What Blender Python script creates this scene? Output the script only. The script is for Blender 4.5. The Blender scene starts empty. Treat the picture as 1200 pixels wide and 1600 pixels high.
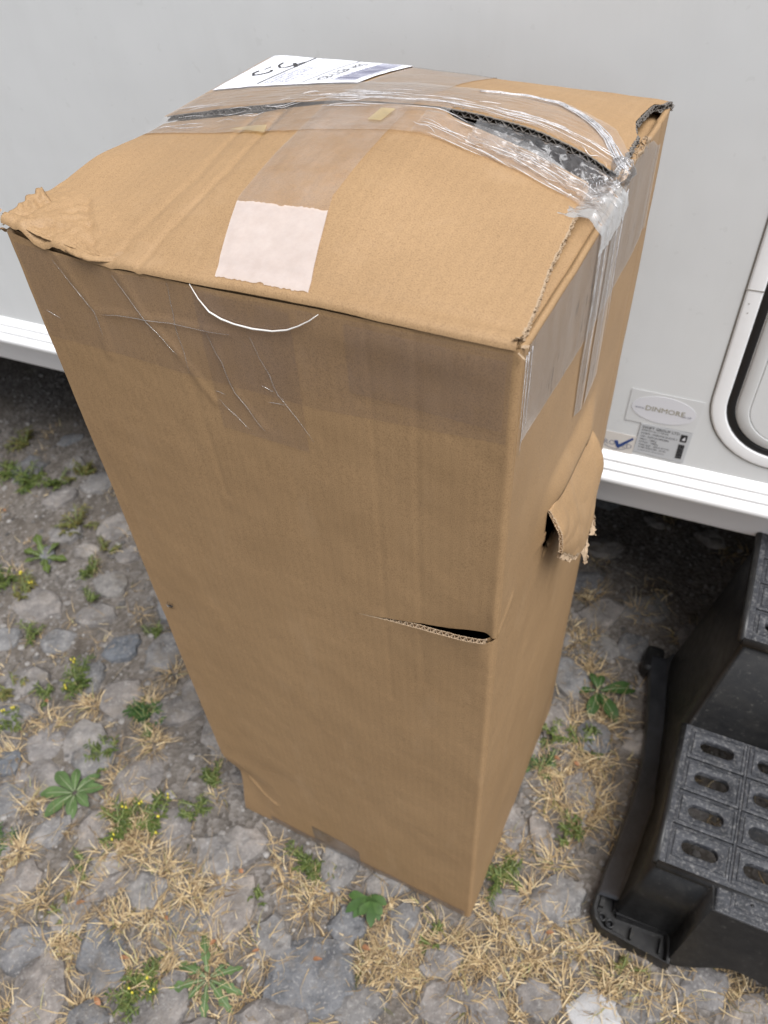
import bpy, bmesh, math, random
from mathutils import Vector, Matrix, noise
R = math.radians
rnd = random.Random(7)
scene = bpy.context.scene
C = scene.collection

# ------------------------------------------------------------------ camera
PITCH, ROLL, CAMH = 0.80463, -0.06879, 1.25555
cam_d = bpy.data.cameras.new('camera')
cam = bpy.data.objects.new('camera', cam_d); C.objects.link(cam)
fw = Vector((0, math.cos(PITCH), -math.sin(PITCH)))
up = Vector((0, math.sin(PITCH), math.cos(PITCH)))
rt = Vector((1, 0, 0))
r2 = math.cos(ROLL) * rt + math.sin(ROLL) * up
u2 = -math.sin(ROLL) * rt + math.cos(ROLL) * up
cam.matrix_world = Matrix(((r2.x, u2.x, -fw.x, 0), (r2.y, u2.y, -fw.y, 0), (r2.z, u2.z, -fw.z, CAMH), (0, 0, 0, 1)))
cam_d.sensor_fit = 'VERTICAL'
cam_d.sensor_height = 8.774
cam_d.sensor_width = 6.58
cam_d.lens = 6.8
cam_d.clip_start = 0.02
cam_d.clip_end = 500
cam_d.dof.use_dof = True
cam_d.dof.focus_distance = 0.60
cam_d.dof.aperture_fstop = 2.2
scene.camera = cam

# ------------------------------------------------------------------ world, sun, exposure
SUN_EL, SUN_AZ = R(64), R(150)          # azimuth clockwise from +Y
w = bpy.data.worlds.new('World'); scene.world = w; w.use_nodes = True
nt = w.node_tree
sky = nt.nodes.new('ShaderNodeTexSky'); sky.sky_type = 'NISHITA'; sky.sun_disc = False
sky.sun_elevation = SUN_EL; sky.sun_rotation = SUN_AZ
sky.air_density = 1.0; sky.dust_density = 3.0; sky.ozone_density = 1.0
hs = nt.nodes.new('ShaderNodeHueSaturation'); hs.inputs['Saturation'].default_value = 0.36
nt.links.new(sky.outputs[0], hs.inputs['Color'])
bg = nt.nodes['Background']; bg.inputs['Strength'].default_value = 0.085
nt.links.new(hs.outputs[0], bg.inputs['Color'])
sd = bpy.data.lights.new('sun', 'SUN'); sd.energy = 2.5; sd.angle = R(38); sd.color = (0.985, 0.985, 1.0)
sun = bpy.data.objects.new('sun', sd); C.objects.link(sun)
to_sun = Vector((math.sin(SUN_AZ) * math.cos(SUN_EL), math.cos(SUN_AZ) * math.cos(SUN_EL), math.sin(SUN_EL)))
sun.rotation_euler = to_sun.to_track_quat('Z', 'Y').to_euler()
sun.location = (2, -2, 5)
scene.view_settings.view_transform = 'Standard'
scene.view_settings.look = 'None'
scene.view_settings.exposure = 0.80
scene.view_settings.gamma = 1.0
scene.view_settings.use_curve_mapping = False
scene.render.engine = 'CYCLES'
scene.cycles.use_denoising = True
scene.cycles.max_bounces = 10
scene.cycles.transparent_max_bounces = 24

# ------------------------------------------------------------------ materials
class NB:
    def __init__(self, name):
        self.m = bpy.data.materials.new(name); self.m.use_nodes = True
        self.t = self.m.node_tree; self.p = self.t.nodes['Principled BSDF']; self.out = self.t.nodes['Material Output']
        self._co = None
    def n(self, typ, **kw):
        nd = self.t.nodes.new(typ)
        for k, v in kw.items():
            if k.startswith('i_'): nd.inputs[k[2:].replace('_', ' ')].default_value = v
            else: setattr(nd, k, v)
        return nd
    def l(self, a, b): self.t.links.new(a, b)
    def co(self):
        if self._co is None: self._co = self.n('ShaderNodeTexCoord').outputs['Object']
        return self._co
    def mapped(self, scale):
        mp = self.n('ShaderNodeMapping'); mp.inputs['Scale'].default_value = scale
        self.l(self.co(), mp.inputs['Vector']); return mp.outputs[0]
    def noise(self, scale, detail=4, rough=.55, vec=None):
        nd = self.n('ShaderNodeTexNoise'); nd.inputs['Scale'].default_value = scale
        nd.inputs['Detail'].default_value = detail; nd.inputs['Roughness'].default_value = rough
        self.l(vec or self.co(), nd.inputs['Vector']); return nd.outputs['Fac']
    def ramp(self, fac, stops):
        r = self.n('ShaderNodeValToRGB'); e = r.color_ramp.elements
        while len(e) < len(stops): e.new(0.5)
        for el, (p, c) in zip(e, stops): el.position = p; el.color = (*c, 1) if len(c) == 3 else c
        self.l(fac, r.inputs['Fac']); return r.outputs['Color']
    def mix(self, fac, a, b, mode='MIX'):
        m = self.n('ShaderNodeMix', data_type='RGBA', blend_type=mode)
        for s, v in ((m.inputs[0], fac), (m.inputs[6], a), (m.inputs[7], b)):
            if hasattr(v, 'is_linked'): self.l(v, s)
            elif isinstance(v, (int, float)): s.default_value = v
            else: s.default_value = (*v, 1)
        return m.outputs[2]
    def math(self, op, a, b=0.0):
        m = self.n('ShaderNodeMath', operation=op)
        for s, v in ((m.inputs[0], a), (m.inputs[1], b)):
            if hasattr(v, 'is_linked'): self.l(v, s)
            else: s.default_value = v
        return m.outputs[0]
    def bump(self, h, strength, dist, prev=None):
        b = self.n('ShaderNodeBump'); b.inputs['Strength'].default_value = strength; b.inputs['Distance'].default_value = dist
        self.l(h, b.inputs['Height'])
        if prev is not None: self.l(prev, b.inputs['Normal'])
        return b.outputs[0]
    def set(self, col=None, rough=None, normal=None, spec=None, metal=None):
        for k, v in (('Base Color', col), ('Roughness', rough), ('Normal', normal), ('Specular IOR Level', spec), ('Metallic', metal)):
            if v is None: continue
            s = self.p.inputs[k]
            if hasattr(v, 'is_linked'): self.l(v, s)
            elif isinstance(v, tuple): s.default_value = (*v, 1)
            else: s.default_value = v
        return self.m

M = {}
def plain(name, col, rough=.6, spec=.5):
    M[name] = NB(name).set(col, rough, spec=spec); return M[name]

def kraft(name, base, dark, light, seam=True):
    b = NB(name)
    big = b.ramp(b.noise(7, 5, .6), [(.3, dark), (.68, base)])
    fib = b.ramp(b.noise(950, 3, .7), [(.30, (.70, .67, .64)), (.50, (1, 1, 1)), (.74, (1.17, 1.16, 1.14))])
    c = b.mix(1.0, big, fib, 'MULTIPLY')
    sp = b.ramp(b.noise(520, 2, .5, b.mapped((1, 1, .6))), [(.24, (1, 1, 1)), (.31, (0, 0, 0))])
    c = b.mix(b.math('MULTIPLY', sp, .30), c, (dark[0] * .45, dark[1] * .42, dark[2] * .4))
    # faint flute washboard running upright, and soft scuffs
    wv = b.n('ShaderNodeTexWave', wave_type='BANDS', bands_direction='X')
    wv.inputs['Scale'].default_value = 38; wv.inputs['Distortion'].default_value = .6; wv.inputs['Detail'].default_value = 2
    b.l(b.mapped((1, 1, .02)), wv.inputs['Vector'])
    wash = b.ramp(wv.outputs['Fac'], [(0, (.975, .975, .975)), (1, (1.01, 1.01, 1.01))])
    c = b.mix(1.0, c, wash, 'MULTIPLY')
    scf = b.ramp(b.noise(22, 5, .65, b.mapped((1, 1, .35))), [(.56, (0, 0, 0)), (.76, (.35, .35, .35))])
    c = b.mix(scf, c, light)
    h = b.bump(b.noise(700, 3, .6), .15, .0005)
    h = b.bump(b.noise(16, 3, .5), .35, .004, h)
    h = b.bump(wv.outputs['Fac'], .08, .0006, h)
    M[name] = b.set(c, .66, h, .5); return M[name]
kraft('kraft', (.335, .211, .104), (.288, .178, .085), (.385, .257, .145))
kraft('kraft_inner', (.33, .21, .11), (.3, .2, .11), (.4, .28, .17))
plain('corrugated_paper', (.36, .265, .175), .9, .2)
plain('grey_board', (.16, .145, .13), .9, .2)

def film(name, milk, tint, gloss, rough, wr_scale, wr_str, milkcol=(.9, .89, .9), scuff=0.0, stretch=(1, 1, 1), even=False):
    b = NB(name); t = b.t; t.nodes.remove(b.p)
    nm = b.bump(b.noise(wr_scale, 4, .6, b.mapped(stretch)), wr_str, .002)
    tr = b.n('ShaderNodeBsdfTransparent'); tr.inputs[0].default_value = (*tint, 1)
    gl = b.n('ShaderNodeBsdfGlossy'); gl.inputs['Roughness'].default_value = rough; gl.inputs[0].default_value = (1, 1, 1, 1)
    b.l(nm, gl.inputs['Normal'])
    df = b.n('ShaderNodeBsdfDiffuse'); df.inputs[0].default_value = (*milkcol, 1); b.l(nm, df.inputs['Normal'])
    fr = b.n('ShaderNodeFresnel'); fr.inputs[0].default_value = 1.5; b.l(nm, fr.inputs['Normal'])
    m1 = b.n('ShaderNodeMixShader'); b.l(tr.outputs[0], m1.inputs[1]); b.l(df.outputs[0], m1.inputs[2])
    mk = b.math('MULTIPLY', b.ramp(b.noise(wr_scale * .7, 5, .7, b.mapped(stretch)), [(.35, (.92,) * 3), (.7, (1.06,) * 3)] if even else [(.35, (.45, .45, .45)), (.7, (1.5, 1.5, 1.5))]), milk)
    b.l(mk, m1.inputs[0])
    m2 = b.n('ShaderNodeMixShader'); b.l(b.math('MULTIPLY', fr.outputs[0], gloss), m2.inputs[0])
    b.l(m1.outputs[0], m2.inputs[1]); b.l(gl.outputs[0], m2.inputs[2])
    last = m2.outputs[0]
    if scuff:
        sc = b.ramp(b.noise(260, 4, .7, b.mapped((1, 1, .16))), [(.56, (0, 0, 0)), (.66, (1, 1, 1))])
        reg = b.ramp(b.noise(17, 2), [(.50, (0, 0, 0)), (.62, (1, 1, 1))])
        dd = b.n('ShaderNodeBsdfDiffuse'); dd.inputs[0].default_value = (.13, .12, .11, 1)
        m3 = b.n('ShaderNodeMixShader'); b.l(b.math('MULTIPLY', b.math('MULTIPLY', sc, reg), scuff), m3.inputs[0])
        b.l(last, m3.inputs[1]); b.l(dd.outputs[0], m3.inputs[2]); last = m3.outputs[0]
    b.l(last, b.out.inputs['Surface']); M[name] = b.m
film('clear_tape', .075, (.975, .97, .968), .75, .22, 60, .35, (.80, .75, .71))
film('side_tape', .10, (.98, .977, .973), .5, .26, 30, .2, (.82, .76, .71), .55, (1, 1, .12))
film('front_tape', .045, (.992, .991, .995), .20, .30, 26, .5, (.40, .34, .35))
film('stretch_film', .07, (.99, .99, .99), .75, .25, 60, .4)
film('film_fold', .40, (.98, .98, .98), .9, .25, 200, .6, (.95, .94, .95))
film('faint_fold', .12, (.98, .98, .98), .8, .2, 200, .6, (.9, .88, .86))
film('pale_tape', .46, (.985, .98, .98), .4, .35, 120, .15, (.80, .71, .67), even=True)  # milkier, paler film for the front end of the top strip
film('yellow_tape', .26, (.98, .94, .75), .3, .3, 60, .3, (.66, .46, .10))
plain('label_paper', (.80, .81, .86), .45)
plain('ink_black', (.02, .02, .022), .5)
plain('ink_grey', (.22, .22, .27), .6)
plain('ink_violet', (.17, .17, .26), .55)
plain('white_plastic', (.75, .72, .68), .35)

# caravan
b = NB('caravan_skin')
c = b.ramp(b.noise(2.2, 4), [(.3, (.67, .678, .672)), (.7, (.70, .708, .70))])
sp = b.ramp(b.noise(85, 2, .5), [(.275, (1, 1, 1)), (.30, (0, 0, 0))])
c = b.mix(b.math('MULTIPLY', sp, .07), c, (.25, .24, .21))
st = b.ramp(b.noise(30, 5, .7, b.mapped((1, 1, .25))), [(.45, (0, 0, 0)), (.8, (1, 1, 1))])
c = b.mix(b.math('MULTIPLY', st, .16), c, (.56, .56, .535))
M['caravan_skin'] = b.set(c, b.ramp(b.noise(40, 3), [(.3, (.4,) * 3), (.7, (.52,) * 3)]), b.bump(b.noise(3.5, 3), .14, .02), .45)
b = NB('caravan_trim')
c = b.mix(b.math('MULTIPLY', b.ramp(b.noise(18, 5, .7), [(.5, (0, 0, 0)), (.8, (1, 1, 1))]), .35), (.88, .88, .875), (.72, .70, .66))
M['caravan_trim'] = b.set(c, .28, spec=.5)
b = NB('caravan_skirt')
c = b.mix(b.math('MULTIPLY', b.noise(9, 4), .5), (.80, .79, .79), (.68, .66, .645))
M['caravan_skirt'] = b.set(c, .45)
plain('rubber_black', (.012, .012, .013), .45)
plain('underbody', (.02, .019, .018), .9)
plain('seam_dirt', (.20, .185, .16), .9)
plain('sticker_clear', (.66, .665, .66), .3)
plain('sticker_white', (.69, .69, .715), .3)
plain('sticker_cream', (.66, .62, .57), .35)
plain('sticker_silver', (.52, .53, .54), .4)
plain('ink_blue', (.02, .055, .20), .4)
plain('ink_gold', (.30, .27, .18), .5)

# black plastic
b = NB('black_plastic')
c = b.ramp(b.noise(35, 5, .7), [(.4, (.009, .009, .0095)), (.75, (.02, .019, .0178))])
c = b.mix(b.ramp(b.noise(120, 3, .7), [(.60, (0, 0, 0)), (.78, (.6, .6, .6))]), c, (.10, .095, .085))
M['black_plastic'] = b.set(c, b.ramp(b.noise(50, 4), [(.3, (.34,) * 3), (.7, (.5,) * 3)]), b.bump(b.noise(500, 2), .12, .0006), .36)
b = NB('flange_sheen')
c = b.ramp(b.noise(45, 5, .7), [(.35, (.018, .019, .0215)), (.7, (.038, .040, .045))])  # lighter, bluer than the body: sky sheen put into the ledge colour
M['flange_sheen'] = b.set(c, b.ramp(b.noise(50, 4), [(.3, (.3,) * 3), (.7, (.48,) * 3)]), b.bump(b.noise(400, 2), .1, .0006), .6)
b = NB('tread_plastic')
c = b.ramp(b.noise(60, 5, .7), [(.35, (.018, .0195, .023)), (.7, (.045, .047, .054))])
c = b.mix(b.ramp(b.noise(240, 4, .75), [(.52, (0, 0, 0)), (.66, (.75, .75, .75))]), c, (.16, .155, .15))
M['tread_plastic'] = b.set(c, .6, b.bump(b.noise(420, 4, .7), .5, .0012), .4)

# ground
b = NB('soil')
v = b.n('ShaderNodeTexVoronoi'); v.inputs['Scale'].default_value = 130; b.l(b.co(), v.inputs['Vector'])
gcol = b.ramp(v.outputs['Color'], [(0, (.06, .054, .049)), (.5, (.155, .142, .13)), (1, (.30, .28, .265))])
dirt = b.ramp(b.noise(14, 6, .65), [(.3, (.055, .044, .032)), (.6, (.145, .122, .10))])
c = b.mix(b.ramp(b.noise(6, 4), [(.35, (.25,) * 3), (.65, (.75,) * 3)]), dirt, gcol)
moss = b.ramp(b.noise(11, 5, .6), [(.62, (0, 0, 0)), (.76, (.45, .45, .45))])
c = b.mix(moss, c, (.10, .085, .035))
h = b.bump(v.outputs['Distance'], .6, .004)
M['soil'] = b.set(c, .95, b.bump(b.noise(60, 6, .7), .8, .006, h), .15)

b = NB('stone')
oi = b.n('ShaderNodeObjectInfo')
base = b.ramp(oi.outputs['Random'], [(0, (.115, .126, .142)), (.16, (.20, .188, .176)), (.34, (.142, .145, .152)), (.5, (.225, .20, .18)), (.66, (.17, .158, .15)), (.84, (.25, .228, .208)), (1, (.135, .138, .144))])
addv = b.n('ShaderNodeVectorMath', operation='ADD'); b.l(b.co(), addv.inputs[0]); 
sc_ = b.n('ShaderNodeVectorMath', operation='SCALE'); b.l(oi.outputs['Location'], sc_.inputs[0]); sc_.inputs['Scale'].default_value = 5
b.l(sc_.outputs[0], addv.inputs[1]); vec = b.n('ShaderNodeNewGeometry').outputs['Position']
c = b.mix(1.0, base, b.ramp(b.noise(28, 6, .7, vec), [(.28, (.45, .45, .46)), (.5, (1.0, 1.0, 1.0)), (.75, (1.65, 1.6, 1.53))]), 'MULTIPLY')
c = b.mix(b.ramp(b.noise(190, 3, .6, vec), [(.55, (0, 0, 0)), (.70, (.6, .6, .6))]), c, (.36, .345, .325))
c = b.mix(b.ramp(b.noise(19, 7, .75, vec), [(.52, (0, 0, 0)), (.66, (.8, .8, .8))]), c, (.17, .147, .122))
M['stone'] = b.set(c, .9, b.bump(b.noise(45, 7, .72, vec), .9, .008), .2)
b = NB('pale_stone')
c = b.ramp(b.noise(60, 6, .75), [(.35, (.16, .17, .19)), (.5, (.42, .41, .40)), (.75, (.66, .65, .63))])
M['pale_stone'] = b.set(c, .8, b.bump(b.noise(110, 5, .7), .5, .003), .3)
b = NB('pebbles')
gi = b.n('ShaderNodeNewGeometry')
M['pebbles'] = b.set(b.ramp(gi.outputs['Random Per Island'], [(0, (.07, .066, .062)), (.5, (.17, .158, .148)), (.9, (.24, .225, .21)), (1, (.31, .295, .28))]), .9, spec=.2)

def leafmat(name, stops, trans=.25, rough=.55):
    b = NB(name); gi = b.n('ShaderNodeNewGeometry')
    c = b.ramp(gi.outputs['Random Per Island'], stops)
    c = b.mix(1.0, c, b.ramp(b.noise(70, 3), [(.3, (.75, .75, .75)), (.7, (1.15, 1.15, 1.1))]), 'MULTIPLY')
    b.set(c, rough, spec=.3)
    tl = b.n('ShaderNodeBsdfTranslucent'); b.l(c, tl.inputs[0])
    mx = b.n('ShaderNodeMixShader'); mx.inputs[0].default_value = trans
    b.l(b.p.outputs[0], mx.inputs[1]); b.l(tl.outputs[0], mx.inputs[2]); b.l(mx.outputs[0], b.out.inputs['Surface'])
    M[name] = b.m
leafmat('straw', [(0, (.14, .095, .055)), (.22, (.30, .21, .115)), (.5, (.46, .335, .185)), (.75, (.58, .44, .25)), (.94, (.70, .57, .37)), (1, (.30, .29, .11))], .2)
leafmat('weed_green', [(0, (.05, .08, .018)), (.6, (.10, .14, .032)), (1, (.18, .195, .055))], .3)
leafmat('rosette_green', [(0, (.055, .105, .038)), (.6, (.095, .155, .055)), (1, (.15, .20, .085))], .25)
leafmat('deep_green', [(0, (.03, .075, .022)), (1, (.065, .125, .032))], .25)
leafmat('olive_weed', [(0, (.08, .085, .025)), (.6, (.14, .14, .04)), (1, (.26, .21, .07))], .25)
plain('weed_stem', (.17, .21, .07), .6)
plain('midrib', (.20, .24, .13), .5)
plain('yellow_bud', (.62, .52, .05), .6)
leafmat('dead_leaf', [(0, (.20, .085, .04)), (1, (.38, .19, .095))], .2)
plain('fly_black', (.012, .011, .011), .4)
film('fly_wing', .2, (.7, .7, .7), 1.0, .2, 100, .2)

# ------------------------------------------------------------------ helpers
def tag(o, label=None, cat=None, group=None, kind=None):
    for k, v in (('label', label), ('category', cat), ('group', group), ('kind', kind)):
        if v: o[k] = v
    return o
def empty(name, loc=(0, 0, 0), rz=0.0, label=None, cat=None, group=None):
    o = bpy.data.objects.new(name, None); C.objects.link(o); o.empty_display_size = .05
    o.location = loc; o.rotation_euler = (0, 0, rz); return tag(o, label, cat, group)
def link(name, me, mat, parent=None, smooth=True):
    o = bpy.data.objects.new(name, me); C.objects.link(o)
    if mat is not None and not me.materials: me.materials.append(M[mat])
    if parent is not None: o.parent = parent
    if smooth:
        for p in me.polygons: p.use_smooth = True
    return o
def mesh(name, vs, fs, mat, parent=None, smooth=True):
    me = bpy.data.meshes.new(name); me.from_pydata([tuple(v) for v in vs], [], fs); me.update()
    return link(name, me, mat, parent, smooth)
class G:
    """collects verts and faces for one mesh object"""
    def __init__(s): s.v = []; s.f = []
    def add(s, vs, fs):
        o = len(s.v); s.v += [tuple(v) for v in vs]; s.f += [tuple(i + o for i in f) for f in fs]
    def grid(s, fn, us, vs_, skip=None, out=None):
        o = len(s.v); nu, nv = len(us), len(vs_)
        for u in us:
            for v in vs_: s.v.append(tuple(fn(u, v)))
        fs = []
        for i in range(nu - 1):
            for j in range(nv - 1):
                if skip and skip((us[i] + us[i + 1]) / 2, (vs_[j] + vs_[j + 1]) / 2): continue
                fs.append((o + i * nv + j, o + (i + 1) * nv + j, o + (i + 1) * nv + j + 1, o + i * nv + j + 1))
        if out is not None and fs:
            f = fs[len(fs) // 2]; p = [Vector(s.v[k]) for k in f]
            n = (p[1] - p[0]).cross(p[3] - p[0])
            if n.dot(Vector(out)) < 0: fs = [f[::-1] for f in fs]
        s.f += fs
    def box(s, x0, x1, y0, y1, z0, z1, fn=lambda p: p):
        vs = [fn((x, y, z)) for z in (z0, z1) for x, y in ((x0, y0), (x1, y0), (x1, y1), (x0, y1))]
        s.add(vs, [(3, 2, 1, 0), (4, 5, 6, 7), (0, 1, 5, 4), (1, 2, 6, 5), (2, 3, 7, 6), (3, 0, 4, 7)])
    def tube(s, pts, rad, n=6, cap=True):
        pts = [Vector(p) for p in pts]; rs = rad if isinstance(rad, (list, tuple)) else [rad] * len(pts)
        o = len(s.v); ref = None
        for i, p in enumerate(pts):
            d = (pts[min(i + 1, len(pts) - 1)] - pts[max(i - 1, 0)]).normalized()
            if ref is None: ref = d.orthogonal().normalized()
            ref = (ref - d * ref.dot(d)).normalized(); q = d.cross(ref)
            for k in range(n):
                a = 2 * math.pi * k / n; s.v.append(tuple(p + rs[i] * (math.cos(a) * ref + math.sin(a) * q)))
        for i in range(len(pts) - 1):
            for k in range(n):
                s.f.append((o + i * n + k, o + i * n + (k + 1) % n, o + (i + 1) * n + (k + 1) % n, o + (i + 1) * n + k))
        if cap:
            s.f.append(tuple(o + k for k in range(n))[::-1]); s.f.append(tuple(o + (len(pts) - 1) * n + k for k in range(n)))
    def build(s, name, mat, parent=None, smooth=True): return mesh(name, s.v, s.f, mat, parent, smooth)
def lin(a, b, n): return [a + (b - a) * i / (n - 1) for i in range(n)]
def interp(x, tab):
    if x <= tab[0][0]: return tab[0][1]
    for (x0, y0), (x1, y1) in zip(tab, tab[1:]):
        if x <= x1: return y0 + (y1 - y0) * (x - x0) / (x1 - x0)
    return tab[-1][1]
def sinterp(x, tab, k=.006):
    return (interp(x - k, tab) + 2 * interp(x, tab) + interp(x + k, tab)) / 4
def ss(a, b, x):
    t = min(1, max(0, (x - a) / (b - a))); return t * t * (3 - 2 * t)
def nz(x, y, z=0.0): return noise.noise(Vector((x, y, z)))
def fnz(x, y, z=0., o=4): return noise.fractal(Vector((x, y, z)), 1.0, 2.0, o)
def segdist(px, py, a, b):
    ax, ay = a; bx, by = b; dx, dy = bx - ax, by - ay
    t = max(0, min(1, ((px - ax) * dx + (py - ay) * dy) / (dx * dx + dy * dy + 1e-12)))
    return math.hypot(px - ax - t * dx, py - ay - t * dy)
def polydist(px, py, pl): return min(segdist(px, py, a, b) for a, b in zip(pl, pl[1:]))
def shade_auto(o, ang=35):
    me = o.data
    for p in me.polygons: p.use_smooth = True
    bm = bmesh.new(); bm.from_mesh(me)
    for e in bm.edges:
        if len(e.link_faces) == 2 and e.calc_face_angle(0) > R(ang): e.smooth = False
    bm.to_mesh(me); bm.free()
def bevel(o, wd, seg=2, ang=30):
    m = o.modifiers.new('bevel', 'BEVEL'); m.width = wd; m.segments = seg; m.limit_method = 'ANGLE'; m.angle_limit = R(ang)
    m.harden_normals = False
    return o
def text_verts(body, size, align='LEFT'):
    cu = bpy.data.curves.new('txt', 'FONT'); cu.body = body; cu.size = size; cu.align_x = align
    cu.resolution_u = 2
    ob = bpy.data.objects.new('txt', cu); C.objects.link(ob)
    dg = bpy.context.evaluated_depsgraph_get(); dg.update()
    me = bpy.data.meshes.new_from_object(ob.evaluated_get(dg))
    vs = [v.co.copy() for v in me.vertices]; fs = [tuple(p.vertices) for p in me.polygons]
    bpy.data.objects.remove(ob); bpy.data.curves.remove(cu); bpy.data.meshes.remove(me)
    return vs, fs

# ------------------------------------------------------------------ ground
def ground_h(x, y):
    return .006 * fnz(x * 4, y * 4, 1.3) + .0022 * fnz(x * 22, y * 22, 4.1) - .004
def warp(lo, hi, flo, fhi, n):
    far_l = [lo * (1 - i / 10) ** 2 + flo * (1 - (1 - i / 10) ** 2) for i in range(10)]
    return far_l + lin(flo, fhi, n) + [fhi + (hi - fhi) * ((i + 1) / 10) ** 2 for i in range(10)]
g = G()
g.grid(lambda x, y: (x, y, ground_h(x, y) if abs(x) < 3 and abs(y) < 4 else 0.0), warp(-60, 60, -1.35, 1.2, 230), warp(-60, 60, -.1, 2.3, 216), out=(0, 0, 1))
ground = tag(g.build('ground', 'soil'), 'grey brown soil ground paved with rough stones and weeds', 'ground', kind='structure')

# stone shapes shared between the cobbles
def stone_mesh(seed):
    r = random.Random(seed); n = 14
    out = []
    a0 = r.uniform(0, 6.28); corners = r.choice((4, 5, 5, 6))
    for k in range(n):
        a = 2 * math.pi * k / n
        poly = math.cos(math.pi / corners) / math.cos(((a + a0) % (2 * math.pi / corners)) - math.pi / corners)
        out.append((a, (.45 + .55 * poly) * (1 + .17 * r.uniform(-1, 1))))
    vs = []; fs = []
    tilt = (r.uniform(-.10, .10), r.uniform(-.10, .10))
    rings = ((1.06, -.5), (1.03, -.10), (.95, .10), (.78, .19), (.42, .215))
    for rr, z in rings:
        for a, ro in out:
            x, y = rr * ro * math.cos(a), rr * ro * math.sin(a)
            zz = z + (tilt[0] * x + tilt[1] * y + .13 * fnz(x * 2.0 + seed, y * 2.0) if z > 0 else 0)
            vs.append((x, y, zz))
    vs.append((0, 0, .22 + .06 * nz(seed * 1.7, .3)))
    for j in range(len(rings) - 1):
        for k in range(n):
            fs.append((j * n + k, j * n + (k + 1) % n, (j + 1) * n + (k + 1) % n, (j + 1) * n + k))
    t = (len(rings) - 1) * n
    for k in range(n): fs.append((t + k, t + (k + 1) % n, len(vs) - 1))
    me = bpy.data.meshes.new('stone'); me.from_pydata(vs, [], fs); me.update()
    bm = bmesh.new(); bm.from_mesh(me)
    for f in bm.faces: f.smooth = True
    for e in bm.edges:
        if len(e.link_faces) == 2 and e.calc_face_angle(0) > R(24): e.smooth = False
    bm.to_mesh(me); bm.free()
    me.materials.append(M['stone']); return me
stone_meshes = [stone_mesh(100 + i) for i in range(24)]
pale_me = stone_mesh(333); pale_me.materials.clear(); pale_me.materials.append(M['pale_stone'])
# x, y, half length, half width, angle
HAND = [(.215, .386, .046, .036, 10), (.211, .475, .018, .044, 5), (.238, .24, .040, .034, 0), (-.475, .451, .052, .022, 15), (-.604, .471, .036, .034, 40),
 (-.467, .482, .032, .026, 0), (-.014, .365, .030, .042, -15), (-.150, .306, .074, .060, 5), (-.275, .412, .060, .05, 70), (-.330, .385, .040, .05, 20), (-.374, .541, .034, .035, 0),
 (-.622, .705, .042, .034, 60), (-.615, .634, .045, .04, 0), (-.553, .70, .040, .045, 20), (-.501, .785, .045, .04, 30), (-.397, .751, .05, .035, 0), (-.31, .70, .04, .055, 20),
 (-.522, .898, .04, .034, 20), (-.692, .84, .048, .034, 10), (-.651, .924, .038, .030, 0), (-.588, .98, .045, .032, 10), (-.531, .674, .038, .045, 70), (-.66, .603, .042, .036, 30),
 (-.455, .359, .036, .060, 25), (-.535, .315, .044, .06, -10), (-.20, .262, .055, .032, -8), (.033, .27, .036, .034, 10), (.092, .262, .030, .036, 30), (-.082, .272, .038, .032, 0),
 (.171, .353, .040, .036, 20), (.139, .392, .028, .026, 0), (.037, .318, .034, .026, 30), (.313, .761, .034, .042, 20), (.275, .673, .030, .045, 0), (.404, .896, .05, .036, 30),
 (.445, .819, .034, .032, 0), (.393, .822, .026, .034, 10), (.492, .903, .055, .036, 10), (.394, .975, .05, .034, 0), (.284, .545, .032, .048, -20), (.163, .505, .026, .045, 10), (-.298, .49, .034, .044, 60),
 (-.402, .440, .034, .03, 0), (-.568, .374, .044, .036, 10), (-.514, .415, .034, .028, 0), (-.211, .365, .036, .034, 0), (.164, .265, .034, .028, 0), (.301, .249, .036, .03, 0), (.394, .266, .036, .03, 20),
 (-.098, .372, .032, .03, 20), (-.359, .29, .05, .036, 30), (-.26, .50, .04, .036, 30), (-.70, .76, .044, .036, 10), (-.44, .62, .05, .045, 0), (-.35, .80, .05, .036, 30), (.30, .86, .045, .036, 0), (.33, .64, .03, .036, 10)]
placed = []
def put_stone(x, y, rx, ry, ang, me=None, hz=None):
    o = bpy.data.objects.new('stone', me or rnd.choice(stone_meshes)); C.objects.link(o); o.parent = ground
    o.location = (x, y, -.003 + rnd.uniform(-.0025, .0015)); o.rotation_euler = (rnd.uniform(-.03, .03), rnd.uniform(-.03, .03), R(ang))
    o.scale = (rx * 1.02, ry * 1.02, hz or rnd.uniform(.030, .052)); placed.append((x, y, max(rx, ry), min(rx, ry)))
for i, (x, y, rx, ry, an) in enumerate(HAND):
    put_stone(x, y, rx, ry, an, pale_me if i == 2 else None)
tries = 0
while tries < 9000 and len(placed) < 292:
    tries += 1
    x, y = rnd.uniform(-1.15, .95), rnd.uniform(.14, 1.75)
    if x < -.62 - .1 * y and y > .95 and rnd.random() < .93: continue
    if y > 1.15 - .42 * x and rnd.random() < .8: continue
    rx = rnd.uniform(.026, .056); ry = rx * rnd.uniform(.65, 1.0)
    if any(math.hypot(x - px, y - py) < (rx + ry) * .5 + (a + b) * .5 * .96 for px, py, a, b in placed): continue
    put_stone(x, y, rx, ry, rnd.uniform(0, 180))
def near_stone(x, y): return any((x - px) ** 2 + (y - py) ** 2 < (b * .8) ** 2 for px, py, a, b in placed)

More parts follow.
